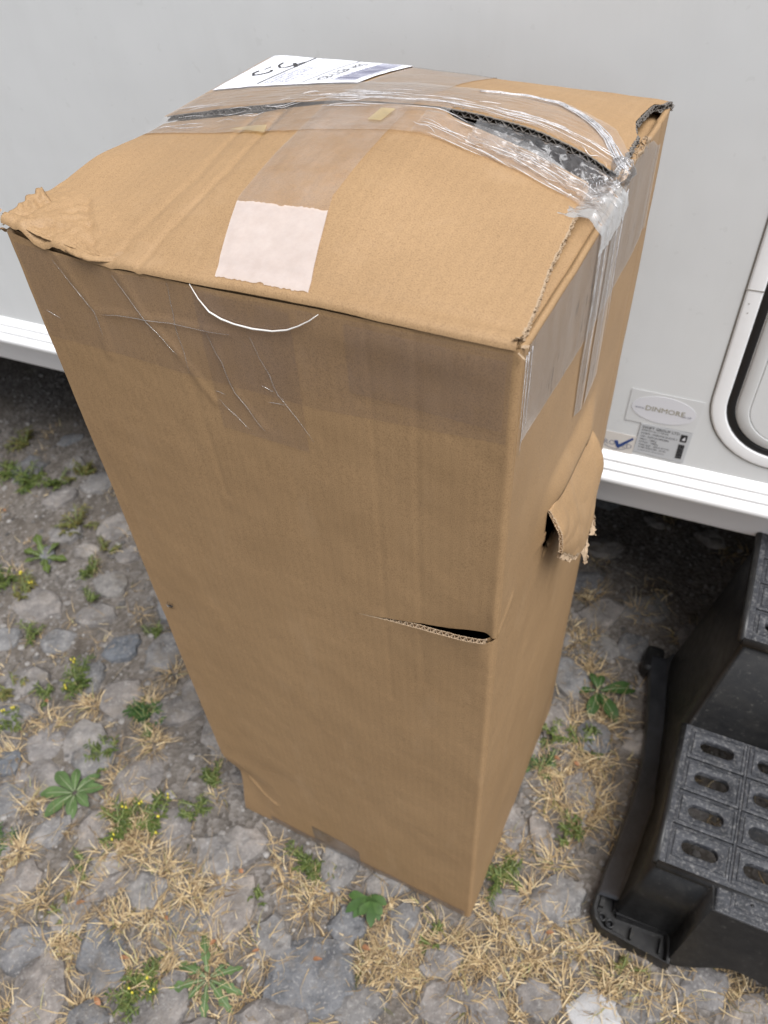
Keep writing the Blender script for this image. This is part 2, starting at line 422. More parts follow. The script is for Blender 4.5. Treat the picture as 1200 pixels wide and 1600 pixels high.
# gravel between the stones
g = G()
ico = [(0, 0, 1), (.89, 0, .45), (.28, .85, .45), (-.72, .53, .45), (-.72, -.53, .45), (.28, -.85, .45), (.6, .44, -.5), (-.28, .85, -.5), (-.89, 0, -.5), (-.28, -.85, -.5), (.6, -.44, -.5)]
icf = [(0, 1, 2), (0, 2, 3), (0, 3, 4), (0, 4, 5), (0, 5, 1), (1, 6, 2), (2, 7, 3), (3, 8, 4), (4, 9, 5), (5, 10, 1), (1, 10, 6), (2, 6, 7), (3, 7, 8), (4, 8, 9), (5, 9, 10)]
for i in range(13000):
    x, y = rnd.uniform(-1.2, .75), rnd.uniform(.16, 1.85)
    gravel_zone = x < -.45 and y > .8
    if not gravel_zone and (near_stone(x, y) and rnd.random() < .95): continue
    s = rnd.uniform(.0012, .0032) if rnd.random() < .78 else rnd.uniform(.003, .0075)
    a = rnd.uniform(0, 6.28); ca, sa = math.cos(a), math.sin(a); fl = rnd.uniform(.5, .8); el = rnd.uniform(.7, 1.3)
    z = ground_h(x, y)
    g.add([(x + s * (ca * vx * el - sa * vy) * (1 + .2 * rnd.uniform(-1, 1)), y + s * (sa * vx * el + ca * vy), z + s * fl * (vz + .15)) for vx, vy, vz in ico], icf)
tag(g.build('gravel', 'pebbles', smooth=False), 'small grey gravel scattered between the paving stones', 'gravel', kind='stuff')

# ------------------------------------------------------------------ dry grass
STRAW = [(-.41, .502), (-.46, .448), (-.375, .471), (-.301, .341), (-.219, .352), (-.297, .392), (-.386, .415), (-.442, .401), (-.508, .397), (-.155, .41), (-.116, .425), (-.185, .445), (-.079, .369), (-.041, .384), (-.006, .339), (.05, .344), (.092, .317), (.009, .298), (-.062, .326), (.068, .27), (.133, .29), (.182, .311), (.202, .278), (.117, .245), (.226, .44), (.309, .589), (.346, .656), (.301, .648), (.307, .535), (.273, .57), (.246, .539), (.377, .691), (.343, .842), (.301, .874), (.402, .942), (.476, .89), (-.428, .69), (-.472, .623), (-.558, .776), (-.452, .768), (-.414, .832), (-.462, .568), (-.561, .543), (-.616, .516), (-.617, .6), (-.673, .684), (-.62, .742), (-.507, .354), (-.41, .331), (-.465, .287), (-.364, .328), (-.242, .289), (-.17, .262), (-.563, .285), (-.082, .272), (.274, .281), (.307, .271), (.419, .265), (.457, .247), (.171, .463), (.179, .397), (.127, .35), (-.33, .43), (-.283, .446), (-.54, .373), (-.461, .506), (-.512, .461), (-.568, .446), (.248, .323), (.26, .259), (.339, .232), (-.43, .53), (-.35, .36), (.33, .60), (.35, .70), (.36, .77), (.28, .50), (.24, .60), (.21, .36), (.15, .315), (.02, .33), (-.03, .32)]
def in_box(x, y, m=.0):
    dx, dy = x - .0842, y - .3721; s = -dx * .8748 + dy * .4846; t = dx * .4846 + dy * .8748
    return -m < s < .395 + m and -m < t < .377 + m
def blade(g, x, y, z, az, L, wd, lift, curl, seg=3):
    vs = []; px, py, pz = x, y, z; el = lift
    dx, dy = math.cos(az), math.sin(az); tw = rnd.uniform(-.6, .6)
    for i in range(seg + 1):
        k = wd * (1 - .85 * i / seg) * .5
        nx, ny, nzz = -dy * math.cos(tw), dx * math.cos(tw), math.sin(tw)
        vs += [(px + nx * k, py + ny * k, pz + nzz * k), (px - nx * k, py - ny * k, pz - nzz * k)]
        st = L / seg; px += dx * st * math.cos(el); py += dy * st * math.cos(el); pz = max(z + .001, pz + st * math.sin(el))
        el += curl; da = rnd.gauss(0, .30); dx, dy = dx * math.cos(da) - dy * math.sin(da), dx * math.sin(da) + dy * math.cos(da)
    g.add(vs, [(2 * i, 2 * i + 2, 2 * i + 3, 2 * i + 1) for i in range(seg)])
g = G(); gg = G()
def tuft(x, y, n, L, spread):
    if in_box(x, y, -.01): return
    for k in range(n):
        a = rnd.uniform(0, 6.283); r = spread * rnd.random() ** .7
        bx, by = x + r * math.cos(a), y + r * math.sin(a)
        if in_box(bx, by, -.004): continue
        blade(gg if rnd.random() < .03 else g, bx, by, ground_h(bx, by) + .002, a + rnd.gauss(0, .9), L * rnd.uniform(.25, 1.5), rnd.uniform(.0010, .0025), rnd.uniform(.02, .95) ** 1.2, rnd.uniform(-.45, .05), 4)
for (x, y) in STRAW:
    tuft(x, y, rnd.randint(44, 82), .034, .018)
    for j in range(2): tuft(x + rnd.gauss(0, .024), y + rnd.gauss(0, .024), rnd.randint(10, 24), .030, .014)
for i in range(170):
    x, y = rnd.uniform(-.85, .75), rnd.uniform(.17, 1.15)
    if x < -.5 and y > .75 and rnd.random() < .7: continue
    if near_stone(x, y) and rnd.random() < .75: continue
    tuft(x, y, rnd.randint(10, 26), .026, .014)
for i in range(60):
    tuft(rnd.uniform(-1.1, -.4), rnd.uniform(.85, 1.6), rnd.randint(5, 16), .024, .014)
for i in range(420):      # loose stalks lying about
    x, y = rnd.uniform(-.8, .6), rnd.uniform(.18, 1.0)
    if in_box(x, y): continue
    blade(g, x, y, ground_h(x, y) + .008, rnd.uniform(0, 6.28), rnd.uniform(.02, .06), .0013, rnd.uniform(-.05, .3), rnd.uniform(-.2, .05))
tag(g.build('dry_grass', 'straw'), 'straw coloured dry grass tufts growing between the stones', 'grass', kind='stuff')
tag(gg.build('green_grass', 'olive_weed'), 'sparse green blades mixed into the dry grass', 'grass', kind='stuff')

# ------------------------------------------------------------------ weeds
def leaf_mesh(g, base, az, L, wd, lift, droop, lobes=0, fold=.25, seg=7):
    """a leaf with midrib fold; lobes > 0 gives toothed margins"""
    vs = []; px, py, pz = base; el = lift; dx, dy = math.cos(az), math.sin(az)
    for i in range(seg + 1):
        u = i / seg
        k = wd * .5 * (math.sin(math.pi * min(1, u * .93 + .07)) ** .8) * (.35 + .9 * u if u < .72 else 1.0)
        if lobes: k *= (.45 + .55 * (.5 + .5 * math.cos(u * lobes * 2 * math.pi + math.pi)))
        if i == seg: k = .0003
        up_ = fold * k
        vs += [(px - dy * k, py + dx * k, pz + up_), (px, py, pz), (px + dy * k, py - dx * k, pz + up_)]
        st = L / seg; px += dx * st * math.cos(el); py += dy * st * math.cos(el); pz += st * math.sin(el); el += droop / seg
    fs = []
    for i in range(seg): fs += [(3 * i, 3 * i + 3, 3 * i + 4, 3 * i + 1), (3 * i + 1, 3 * i + 4, 3 * i + 5, 3 * i + 2)]
    g.add(vs, fs)
def feathery(x, y, size, label, mat='weed_green', buds=0, stems=9, group='feathery weeds among the stones'):
    size *= .78
    t = empty('feathery_weed', (x, y, ground_h(x, y)), 0, label, 'weed', group)
    fo, sg, bd = G(), G(), G()
    for k in range(stems):
        buds = min(buds, 3)
        az = rnd.uniform(0, 6.28); el = rnd.uniform(.35, 1.35); L = size * rnd.uniform(.6, 1.2)
        pts = []; p = Vector((rnd.gauss(0, .006), rnd.gauss(0, .006), 0))
        for i in range(5):
            pts.append(p.copy()); p = p + Vector((math.cos(az) * math.cos(el), math.sin(az) * math.cos(el), math.sin(el))) * L / 4
            az += rnd.uniform(-.2, .2); el -= .10
        sg.tube(pts, [.0011, .001, .0009, .0008, .0006], 5)
        for i in range(9):
            u = .15 + .85 * i / 8 * .98; q = pts[min(3, int(u * 4))].lerp(pts[min(4, int(u * 4) + 1)], (u * 4) % 1)
            for sd_ in (1, -1):
                leaf_mesh(fo, q, az + sd_ * rnd.uniform(.5, 1.4), size * rnd.uniform(.16, .40), size * rnd.uniform(.07, .15), rnd.uniform(-.2, .7), -.7, lobes=3, seg=6)
        if k < buds:
            q = pts[-1]
            for m in range(2):
                c = q + Vector((rnd.gauss(0, .003), rnd.gauss(0, .003), .002))
                bd.tube([c, c + Vector((0, 0, .003)), c + Vector((0, 0, .0065))], [.0010, .0016, .0012], 6)
    fo.build('foliage', mat, t); sg.build('stem', 'weed_stem', t)
    if buds: tag(bd.build('flower_bud', 'yellow_bud', t), kind='stuff')
    return t
def rosette(x, y, size, label, n=8, lobes=0, mat='rosette_green', wd=.42, name='rosette_weed', lift=.35, group='broad leaved weeds among the stones'):
    t = empty(name, (x, y, ground_h(x, y) + .002), 0, label, 'weed', group)
    a0 = rnd.uniform(0, 6)
    for k in range(n):
        g1 = G(); az = a0 + 6.283 * k / n + rnd.uniform(-.35, .35); L = size * rnd.uniform(.5, 1.2)
        leaf_mesh(g1, (.004 * math.cos(az), .004 * math.sin(az), .004 + .002 * k / n), az, L, L * wd, lift * rnd.uniform(.6, 1.3), -.75, lobes, .22, 14 if lobes else 9)
        lf = g1.build('leaf', mat, t)
        g2 = G(); v = g1.v[1::3]
        g2.tube([(p[0], p[1], p[2] + .0006) for p in v[:-2]], [.0010 * (1 - .7 * i / len(v)) for i in range(len(v) - 2)], 4)
        g2.build('midrib', 'midrib', lf)
    return t
def ivyish(x, y, size, label, n=4, az0=-2.2):
    t = empty('lobed_weed', (x, y, ground_h(x, y) + .004), 0, label, 'weed', 'broad leaved weeds among the stones')
    for k in range(n):
        g1 = G(); az = az0 + rnd.uniform(-.9, .9); r = size * .5 * k / n
        for off, s_ in ((0, 1.0), (.75, .7), (-.75, .7)):
            leaf_mesh(g1, (r * math.cos(az), r * math.sin(az), .010 + .004 * k), az + off, size * s_, size * .45, .15, -.5, 0, .1, 7)
        g1.build('leaf', 'deep_green', t)
    return t
F = feathery
F(-.83, 1.392, .062, 'large bushy green weed near the shadow under the caravan, left of the box', stems=14)
F(-.894, 1.432, .05, 'green weed at the left picture edge just before the caravan shadow', stems=10)
F(-.765, 1.375, .05, 'green weed touching the right side of the large bushy one left of box', stems=10)
F(-.879, 1.530, .055, 'dim green weed farthest back on the left, at the caravan shadow edge', 'olive_weed', stems=10)
F(-.703, 1.402, .05, 'dull green weed beside the box edge near the caravan shadow', 'olive_weed', stems=10)
F(-.683, 1.234, .055, 'sprawling yellowish green weed left of the box edge, in gravel', 'olive_weed', stems=14)
rosette(-.73, 1.141, .052, 'bright green leafy rosette on the gravel left of the box', 12, 2, 'weed_green', .45, lift=.6)
F(-.62, 1.094, .045, 'small upright green weed right of the bright gravel rosette', stems=7)
F(-.598, 1.154, .040, 'thin olive weed close to the left edge of the box', 'olive_weed', stems=6)
F(-.802, 1.089, .05, 'green weed cut by the left picture edge above the yellowish one', stems=9)
F(-.754, 1.051, .05, 'yellowish low weed near the left picture edge', 'olive_weed', 3, 10)
F(-.607, 1.014, .034, 'tiny green weed on gravel halfway down the box edge', stems=6)
F(-.459, .93, .032, 'small dark green weed touching the left edge of the box', stems=7)
F(-.704, .931, .042, 'thin trailing green weed between the pale stones at far left', stems=6)
F(-.59, .825, .058, 'wide green weed with yellow tips between grey stones left of box', buds=6, stems=14)
F(-.712, .815, .046, 'reddish stemmed green weed at the left edge, upper of two', 'olive_weed', stems=8)
F(-.643, .805, .036, 'light green leafy sprig beside the reddish stemmed weed', stems=7)
F(-.689, .743, .046, 'green weed with yellow tips at left edge below the reddish stemmed one', buds=3, stems=8)
F(-.451, .741, .046, 'dense dark green clump between straw tufts, left of the box', 'deep_green', stems=14)
F(-.512, .673, .046, 'upright green weed just behind the grey green rosette', stems=10)
rosette(-.546, .606, .046, 'grey green rosette with rounded leaves on the cobbles at left', 14, 0, 'rosette_green', .46)
F(-.455, .545, .052, 'long spreading green weed with yellow buds, left portion of the trail', buds=4, stems=11)
F(-.410, .560, .048, 'upright green weed with yellow buds on the right of the trail', buds=4, stems=8)
F(-.341, .559, .036, 'flat green clump in front of the crushed box corner', stems=11)
F(-.316, .607, .036, 'green clump beside the crushed bottom corner of the box', stems=9)
F(-.642, .515, .036, 'dark green clump cut by the left edge, lower down', 'deep_green', stems=9)
F(-.391, .303, .044, 'feathery green clump with yellow flowers at the bottom of the picture', buds=6, stems=16)
rosette(-.294, .316, .058, 'dandelion rosette with toothed leaves near the bottom of the picture', 10, 4, 'rosette_green', .34, 'dandelion_plant', .25)
F(-.513, .49, .026, 'tiny green sprig in straw left of the long pale stone', stems=6)
F(-.525, .424, .030, 'yellow green sprig among straw at lower left', 'olive_weed', stems=6)
F(-.225, .42, .026, 'tiny green sprig on the cobble joint in front of the box', stems=5)
F(-.149, .462, .044, 'bright green weed poking out under the front edge of the box', stems=10)
ivyish(-.058, .412, .036, 'dark green lobed leaves poking out under the front edge of box', 5)
F(.139, .432, .044, 'green weed at the right side of the front bottom box corner', stems=12)
F(.023, .352, .030, 'small green sprig in straw below the box corner', stems=6)
F(.257, .487, .036, 'green weed with yellowish leaves beside the dark slab, left of the step', stems=9)
rosette(.358, .731, .060, 'broad leaved weed with six oval leaves between box and black step', 6, 0, 'deep_green', .46, lift=.3)
F(.268, .655, .044, 'green weed at the right face of the box, nearer the box', stems=9)
F(.312, .640, .040, 'green weed beside the broad leaved one, nearer the black step', stems=9)
F(.231, .597, .034, 'low dark green weed tucked against the right face of the box', 'deep_green', stems=8)
F(.291, .296, .030, 'yellow green sprig in front of the foot of the black step', 'olive_weed', stems=6)
for x, y in [(-.26, .461), (-.131, .33), (-.294, .357), (-.857, 1.29), (-.45, .302), (-.632, .782), (.264, .604), (.285, .6), (-.062, .337), (.202, .343), (-.409, .348), (-.232, .345), (-.49, .43), (-.36, .395)]:
    g1 = G(); leaf_mesh(g1, (0, 0, .003), rnd.uniform(0, 6.28), rnd.uniform(.008, .016), rnd.uniform(.005, .009), .4, -1.2, 0, .5, 6)
    o = g1.build('dead_leaf', 'dead_leaf'); o.location = (x, y, ground_h(x, y) + .008)
    tag(o, 'small orange brown dead leaf lying among the stones', 'leaf', 'dead leaves on the ground')

# ------------------------------------------------------------------ caravan
YW = R(-25.2)
car = empty('caravan', (0, 0, 0), YW, 'large white touring caravan standing behind the cardboard box', 'caravan')
WALL = .89      # local y of the side wall; local x runs along the side
U0, U1, ROOF, DEEP = -3.6, 2.4, 2.5, 2.15
g = G()
g.grid(lambda x, z: (x, WALL, z), lin(U0, U1, 40), lin(.47, ROOF - .12, 16), out=(0, -1, 0))
g.grid(lambda x, a: (x, WALL + .12 - .12 * math.cos(a), ROOF - .12 + .12 * math.sin(a)), [U0, U1], lin(0, math.pi / 2, 8), out=(0, -1, 1))
g.build('side_wall', 'caravan_skin', car)
g = G(); g.box(U0, U1, WALL + .121, WALL + DEEP, ROOF - .14, ROOF - .002); g.build('roof', 'caravan_skin', car, False)
g = G(); g.box(U0, U1, WALL + DEEP, WALL + DEEP + .03, .03, ROOF - .1); g.build('blocking_far_wall', 'caravan_skin', car, False)  # unseen; lowered almost to the ground to keep light out from underneath
for x0 in (U0 - .03, U1):
    g = G(); g.box(x0, x0 + .03, WALL + .002, WALL + DEEP + .03, .06, ROOF - .1); g.build('blocking_end_wall', 'caravan_skin', car, False)  # unseen ends, also brought down low to block light below the floor
g = G(); g.box(U0 + .002, U1 - .002, WALL + .045, WALL + DEEP - .002, .40, .45); g.build('floor', 'underbody', car, False)
for yy in (.5, 1.5):
    g = G(); g.box(U0 + .1, U1 - .1, WALL + yy, WALL + yy + .05, .25, .399); g.build('chassis_rail', 'underbody', car, False)
g = G(); g.tube([(-1.2, WALL + .35, .24), (-1.2, WALL + 1.9, .24)], .03, 12); g.build('axle', 'underbody', car)
for yy in (.34, 1.72):
    g = G(); prof = [(.0, .17), (.02, .235), (.05, .25), (.13, .25), (.16, .235), (.18, .17), (.1, .05)]
    g.grid(lambda a, k: (-1.2 + prof[int(k)][1] * math.cos(a), WALL + yy + prof[int(k)][0], .25 + prof[int(k)][1] * math.sin(a)), lin(0, 2 * math.pi, 33), list(range(7)))
    g.build('wheel', 'rubber_black', car)
# ribbed trim rail: profile (outward, z)
prof = [(-.002, .4895), (.0005, .489), (.0085, .4810), (.0095, .4785), (.0088, .4765), (.0080, .4760), (.0150, .4690), (.0160, .4665), (.0152, .4648), (.0142, .4640), (.0215, .4565), (.0228, .4530), (.0222, .4470), (.0195, .4435), (.006, .4425), (-.012, .4425)]
g = G(); g.grid(lambda x, k: (x, WALL - prof[int(k)][0], prof[int(k)][1]), lin(U0, U1, 3), list(range(len(prof))), out=(0, -1, .3))
trim = g.build('trim_rail', 'caravan_trim', car); shade_auto(trim, 60)
sk = [(-.006, .4418), (-.009, .437), (-.012, .425), (-.014, .40), (-.0155, .377), (-.018, .371), (-.030, .369), (-.030, .44)]
g = G(); g.grid(lambda x, k: (x, WALL - sk[int(k)][0], sk[int(k)][1]), lin(U0, U1, 3), list(range(len(sk))), out=(0, -1, -.3))
shade_auto(g.build('skirt', 'caravan_skirt', car), 50)
# entrance door: rounded frame, black seal, panel, embossed line
DX0, DX1, DZ0, DZ1 = .052, .652, .516, 2.2
def rrect(x0, x1, z0, z1, r, n=12):
    out = []
    for cx, cz, a0 in ((x0 + r, z0 + r, 180), (x1 - r, z0 + r, 270), (x1 - r, z1 - r, 0), (x0 + r, z1 - r, 90)):
        for k in range(n + 1):
            a = R(a0 + 90 * k / n); out.append((cx + r * math.cos(a), cz + r * math.sin(a)))
    return out
def ringprof(prof, name, mat, parent, cap=False):
    """prof: list of (inset, outward)"""
    g = G(); n = 4 * 13
    for ins, outw in prof:
        for x, z in rrect(DX0 + ins, DX1 - ins, DZ0 + ins, DZ1 - ins, max(.02, .095 - ins)): g.v.append((x, WALL - outw, z))
    for j in range(len(prof) - 1):
        for k in range(n): g.f.append((j * n + k, j * n + (k + 1) % n, (j + 1) * n + (k + 1) % n, (j + 1) * n + k))
    if cap: g.f.append(tuple((len(prof) - 1) * n + k for k in range(n)))
    o = g.build(name, mat, parent); shade_auto(o, 40); return o
door = empty('door'); door.parent = car
ringprof([(-.0012, .0004), (0, .0006), (.0008, .0006)], 'dirt_line', 'seam_dirt', door)
ringprof([(.0006, -.002), (.0008, .0012), (.0018, .0022), (.004, .0026), (.014, .0027), (.0176, .0024), (.0188, .0012), (.019, -.004)], 'door_frame', 'caravan_trim', door)
ringprof([(.0185, -.004), (.0195, .0005), (.022, .002), (.028, .002), (.0305, -.001), (.031, -.004)], 'door_seal', 'rubber_black', door)
ringprof([(.0308, -.004), (.0315, .0025), (.034, .0045), (.045, .005), (.0455, .005), (.0465, .0034), (.0478, .005), (.05, .005)], 'door_panel', 'caravan_skin', door, True)
g = G(); g.box(DX0 - .0002, DX0 + .019, WALL - .0031, WALL - .002, .7645, .7655); g.build('frame_joint', 'seam_dirt', door, False)
for dx, dz in ((.0075, .748), (.009, .736)):
    g = G(); g.tube([(DX0 + dx, WALL - .0020, dz), (DX0 + dx, WALL - .0031, dz)], .0007, 6); g.build('pin_hole', 'seam_dirt', door)
g = G(); g.box(DX1 - .10, DX1 - .06, WALL - .035, WALL - .0045, 1.2, 1.34); bevel(g.build('handle', 'rubber_black', door, False), .006)

def flat_text(body, size, x, z, mat, parent, off, name='lettering', align='LEFT', sx=1.0, ang=0.0, bold=0):
    vs, fs = text_verts(body, size, align); ca, sa = math.cos(ang), math.sin(ang)
    return mesh(name, [(x + (v.x * ca * sx - v.y * sa), WALL - off - bold * 0, z + (v.x * sa * sx + v.y * ca)) for v in vs], fs, mat, parent, False)
def plate(name, pts, off, mat, parent, th=.0004):
    g = G(); n = len(pts)
    g.add([(x, WALL - off, z) for x, z in pts] + [(x, WALL - off - th, z) for x, z in pts],
          [tuple(range(n, 2 * n))] + [(k, (k + 1) % n, n + (k + 1) % n, n + k) for k in range(n)])
    return g.build(name, mat, parent, False)
st = plate('dealer_sticker', [(-.047, .548), (.043, .548), (.046, .600), (-.046, .601)], .0006, 'sticker_clear', car)
pts = [(-.001 + .041 * math.cos(a), .575 + .0215 * math.sin(a)) for a in lin(0, 2 * math.pi, 41)[:-1]]
plate('sticker_oval', pts, .0012, 'sticker_white', st, .0003)
flat_text('DINMORE', .0112, -.0245, .5715, 'ink_gold', st, .0019, 'dealer_name', sx=1.02)
flat_text('www.', .0055, -.0375, .5725, 'ink_grey', st, .0019, 'dealer_web_prefix')
flat_text('.co.uk', .0055, .0225, .5705, 'ink_grey', st, .0019, 'dealer_web_suffix')
st = plate('data_plate', [(-.027, .497), (.041, .494), (.0425, .547), (-.0245, .548)], .0010, 'sticker_silver', car)
for txt, sz, z in (('SWIFT GROUP LTD', .0062, .5405), ('APPROVAL No e11*2007/46', .0032, .5365), ('MODEL : STERLING ECCLES 5', .0040, .5310), ('VIN : SGETSA19950083', .0042, .5255), ('MIRO : 1285kg', .0040, .5203), ('MTPLM : 1488kg', .0040, .5155), ('TYRE SIZE : 185/65 R14 93', .0040, .5105), ('TYRE PRESSURE : 43 PSI', .0040, .5058), ('Complies with the relevant directives', .0026, .5015)):
    flat_text(txt, sz, -.022, z, 'ink_black', st, .0018, 'plate_lettering', sx=.92)
g = G()
for (x0, x1, z0, z1) in ((.0290, .0375, .5305, .5425),):
    g.box(x0, x1, WALL - .0019, WALL - .0014, z0, z1)
g.build('plate_emblem', 'ink_black', st, False)
plate('emblem_mark', [(.031, .5335), (.0355, .5335), (.0345, .5405), (.033, .537)], .0020, 'sticker_white', st, .0002)
g = G(); z = .501
while z < .526:
    h_ = rnd.choice((.0005, .0008, .0012)); g.box(.0290, .0370, WALL - .0019, WALL - .0014, z, z + h_); z += h_ + rnd.choice((.0005, .0007))
g.build('plate_barcode', 'ink_black', st, False)
st = plate('approval_sticker', [(-.110, .4892), (-.0275, .4892), (-.0265, .5225), (-.1095, .5225)], .0006, 'sticker_cream', car)
flat_text('APPRO', .0118, -.0890, .5000, 'ink_grey', st, .0014, 'approval_lettering', sx=1.0)
flat_text('ED', .0118, -.0440, .4990, 'ink_grey', st, .0014, 'approval_lettering')
plate('tick_mark', [(-.0545, .5085), (-.0500, .5095), (-.0475, .5030), (-.0310, .5195), (-.0295, .5165), (-.0440, .5000), (-.0478, .4955), (-.0508, .4990)], .0012, 'ink_blue', st, .0003)
g = G(); arc = [(-.052 + .016 * math.cos(a), .5005 + .0075 * math.sin(a)) for a in lin(R(200), R(345), 12)]
g.grid(lambda k, q: (arc[int(k)][0], WALL - .0014, arc[int(k)][1] + q * .0011), list(range(12)), [0, 1], out=(0, -1, 0)); g.build('swoosh', 'ink_grey', st)

# ------------------------------------------------------------------ cardboard box
BW, BD = .3953, .3768
YAW = .505865
box = empty('cardboard_box', (.0842, .3721, 0), -YAW, 'tall battered brown cardboard box taped shut, standing upright on the cobbles', 'box')
FRONT_EDGE = [(-.01, .9935), (0, .9955), (.004, .9965), (.019, 1.0053), (.058, 1.0195), (.088, 1.0278), (.133, 1.0400), (.155, 1.0402), (.179, 1.0388), (.22, 1.0350), (.265, 1.0264), (.329, 1.0142), (.381, 1.0042), (.396, 1.0)]
REAR_EDGE = [(0, 1.0105), (.004, 1.0120), (.024, 1.0222), (.062, 1.0336), (.101, 1.0388), (.136, 1.0410), (.183, 1.0395), (.225, 1.0356), (.269, 1.0295), (.333, 1.0178), (.386, 1.0068), (.396, 1.004)]
FAR = [(0, 1.0012), (.012, 1.0025), (.155, 1.0035), (.231, 1.0055), (.384, 1.0030), (.396, 1.001)]
LIP = [(0, .9978), (.02, .9962), (.066, .9945), (.131, .9938), (.23, .9895), (.313, .9872), (.36, .991), (.396, .9995)]
TE = .192
SLIT = [(-.01, .7085), (0, .7075), (.011, .7055), (.042, .697), (.072, .690), (.104, .683), (.134, .6765), (.16, .675), (.41, .674)]
def slit_open(s):
    if s > .136 or s < .001: return 0.0
    return .0017 * ss(.136, .09, s) * ss(.001, .010, s) + .0040 * ss(.045, .020, s) * ss(.001, .010, s) + .0012 * ss(.136, .12, s) * (.5 + .5 * nz(s * 260, 2.0)) * ss(.001, .01, s)
CREASE = [([(.357, .990), (.331, .941), (.333, .90)], .0008, .0035), ([(.302, .990), (.281, .945), (.259, .923), (.235, .885)], .0009, .0035), ([(.253, .985), (.254, .951), (.253, .88), (.248, .78)], -.0005, .003),
          ([(.325, .941), (.281, .947), (.207, .952)], .0007, .0025), ([(.226, .95), (.213, .901), (.193, .871)], .0007, .002), ([(.066, .99), (.068, .80), (.064, .60)], -.0005, .003),
          ([(.375, .131), (.345, .10), (.32, .085)], .0022, .005), ([(.10, .99), (.10, .55)], -.0004, .003)]
def box_t_out(s, z):
    """outward displacement of the front face"""
    d = .0035 * math.sin(math.pi * min(1, max(0, s / BW))) * math.sin(math.pi * min(1, max(0, z)))
    d += .0009 * fnz(s * 14, z * 9, 3.0)
    for pl, h_, wd in CREASE:
        dd = polydist(s, z, pl)
        if dd < wd * 3: d += h_ * math.exp(-(dd / wd) ** 2) * 1.0
    # slack inward roll above the fold near the right top corner
    d += .0010 * math.exp(-((z - .972) / .012) ** 2) * ss(.0, .05, s) * ss(.2, .12, s)
    zs = interp(s, SLIT)
    if z <= zs: d += .0055 * math.exp(-((zs - z) / .03)) * ss(.12, .02, s) * ss(-.002, .012, s)
    else: d -= .0035 * math.exp(-((z - zs) / .035)) * ss(.12, .02, s) * ss(-.002, .012, s)
    return d
def corner_dent(s, t, z):
    """crushed lower left front corner"""
    v = ss(.185, .131, z) if z > .131 else (.62 + .38 * z / .131) * ss(-.07, .131, z)
    k = math.exp(-((BW - s) / .055) ** 2) * math.exp(-(max(t, 0) / .06) ** 2)
    k2 = k * v
    return s - .018 * k2, t + .006 * k2, z
def wavy_bottom(s, t, z):
    return z
def bp(s, t, z):
    s, t, z = corner_dent(s, t, z)
    return (-s, t, z)
RC = .0045
def perim(q):
    """rounded right-front corner: q<0 is the front face (s=-q), q>0 the right face (t=q)"""
    L = RC * math.pi / 4
    if q < -L: return (-q - L + RC, 0.0, 0, -1)
    if q > L: return (0.0, q - L + RC, -1, 0)
    a = (q + L) / (2 * L) * math.pi / 2
    return (RC - RC * math.sin(a), RC - RC * math.cos(a), -math.sin(a), -math.cos(a))
LQ = RC * math.pi / 4
def front_pt(q, z):
    s, t, ns, ntt = perim(q)
    d = box_t_out(s, z) * (1 if q < -LQ else max(0, -ntt) ** 2)
    return bp(s + ns * d, t + ntt * d, z)
def front_top(s): return sinterp(s, LIP) - .0055
qs = [-(BW - RC + LQ) + .0006] + [-x for x in lin(BW - RC + LQ - .0025, LQ + .0015, 150)] + lin(-LQ, LQ * .95, 7)
def qs_s(q): return perim(q)[0]
g = G()
g.grid(lambda q, v: front_pt(q, v * (interp(qs_s(q), SLIT) - .35 * slit_open(qs_s(q)))), qs, lin(0, 1, 210), out=(0, -1, 0))
g.grid(lambda q, v: front_pt(q, (lambda z0: z0 + v * (front_top(qs_s(q)) - z0))(interp(qs_s(q), SLIT) + .65 * slit_open(qs_s(q)) + 1e-6)), qs, lin(0, 1, 110), out=(0, -1, 0))
fp = g.build('front_panel', 'kraft', box)
def solid(o, th=.004, rim=True):
    m = o.modifiers.new('board', 'SOLIDIFY'); m.thickness = th; m.offset = -1; m.use_rim = rim; return o
def weld(o, d=2e-5):
    bm = bmesh.new(); bm.from_mesh(o.data); bmesh.ops.remove_doubles(bm, verts=bm.verts, dist=d); bm.to_mesh(o.data); bm.free()
weld(fp); solid(fp, .004, False)

# right panel with the torn hole
HT0, HT1, HZ0, HZ1 = .106, .226, .690, .761
def rtop(t):
    z = interp(t, [(0, .9925), (.02, .9905), (.095, .9890), (.19, .990), (.235, .9985), (.255, 1.0035), (.275, .9995), (.285, 1.0035), (.30, .998), (.34, .9965), (.377, .9985)])
    if .225 < t < .30: z += .0022 * nz(t * 420, 7.1)
    return z
def right_out(t, z):
    d = .003 * math.sin(math.pi * min(1, t / BD)) * math.sin(math.pi * min(1, z)) + .0009 * fnz(t * 12 + 5, z * 9, 8.0)
    d += .0012 * math.exp(-(polydist(t, z, [(.0, .708), (.023, .718), (.036, .728)]) / .003) ** 2)
    d += -.0009 * math.exp(-((t - .345) / .004) ** 2)
    d += .008 * ss(.62, .70, z) * ss(.80, .765, z) * ss(.08, .14, t) * ss(.27, .21, t) * (1 if z > .72 else .35)
    return d
def right_pt(t, z): return bp(-right_out(t, z), t, z)
ts = lin(RC, BD - .001, 130)
zsr = [0] + [.002 + (.998) * i / 259 for i in range(260)]
def rhole(t, v):
    z = v * rtop(t)
    zlow = HZ0 + .010 * nz(t * 60, 3) + .25 * max(0, .17 - t) * 0 - .35 * max(0, t - .15)
    return HT0 + .22 * max(0, (.735 - z)) < t < HT1 - .002 and zlow < z < HZ1
g = G(); g.grid(lambda t, v: right_pt(t, v * rtop(t)), ts, zsr, skip=rhole, out=(1, 0, 0))
solid(g.build('side_panel', 'kraft', box))
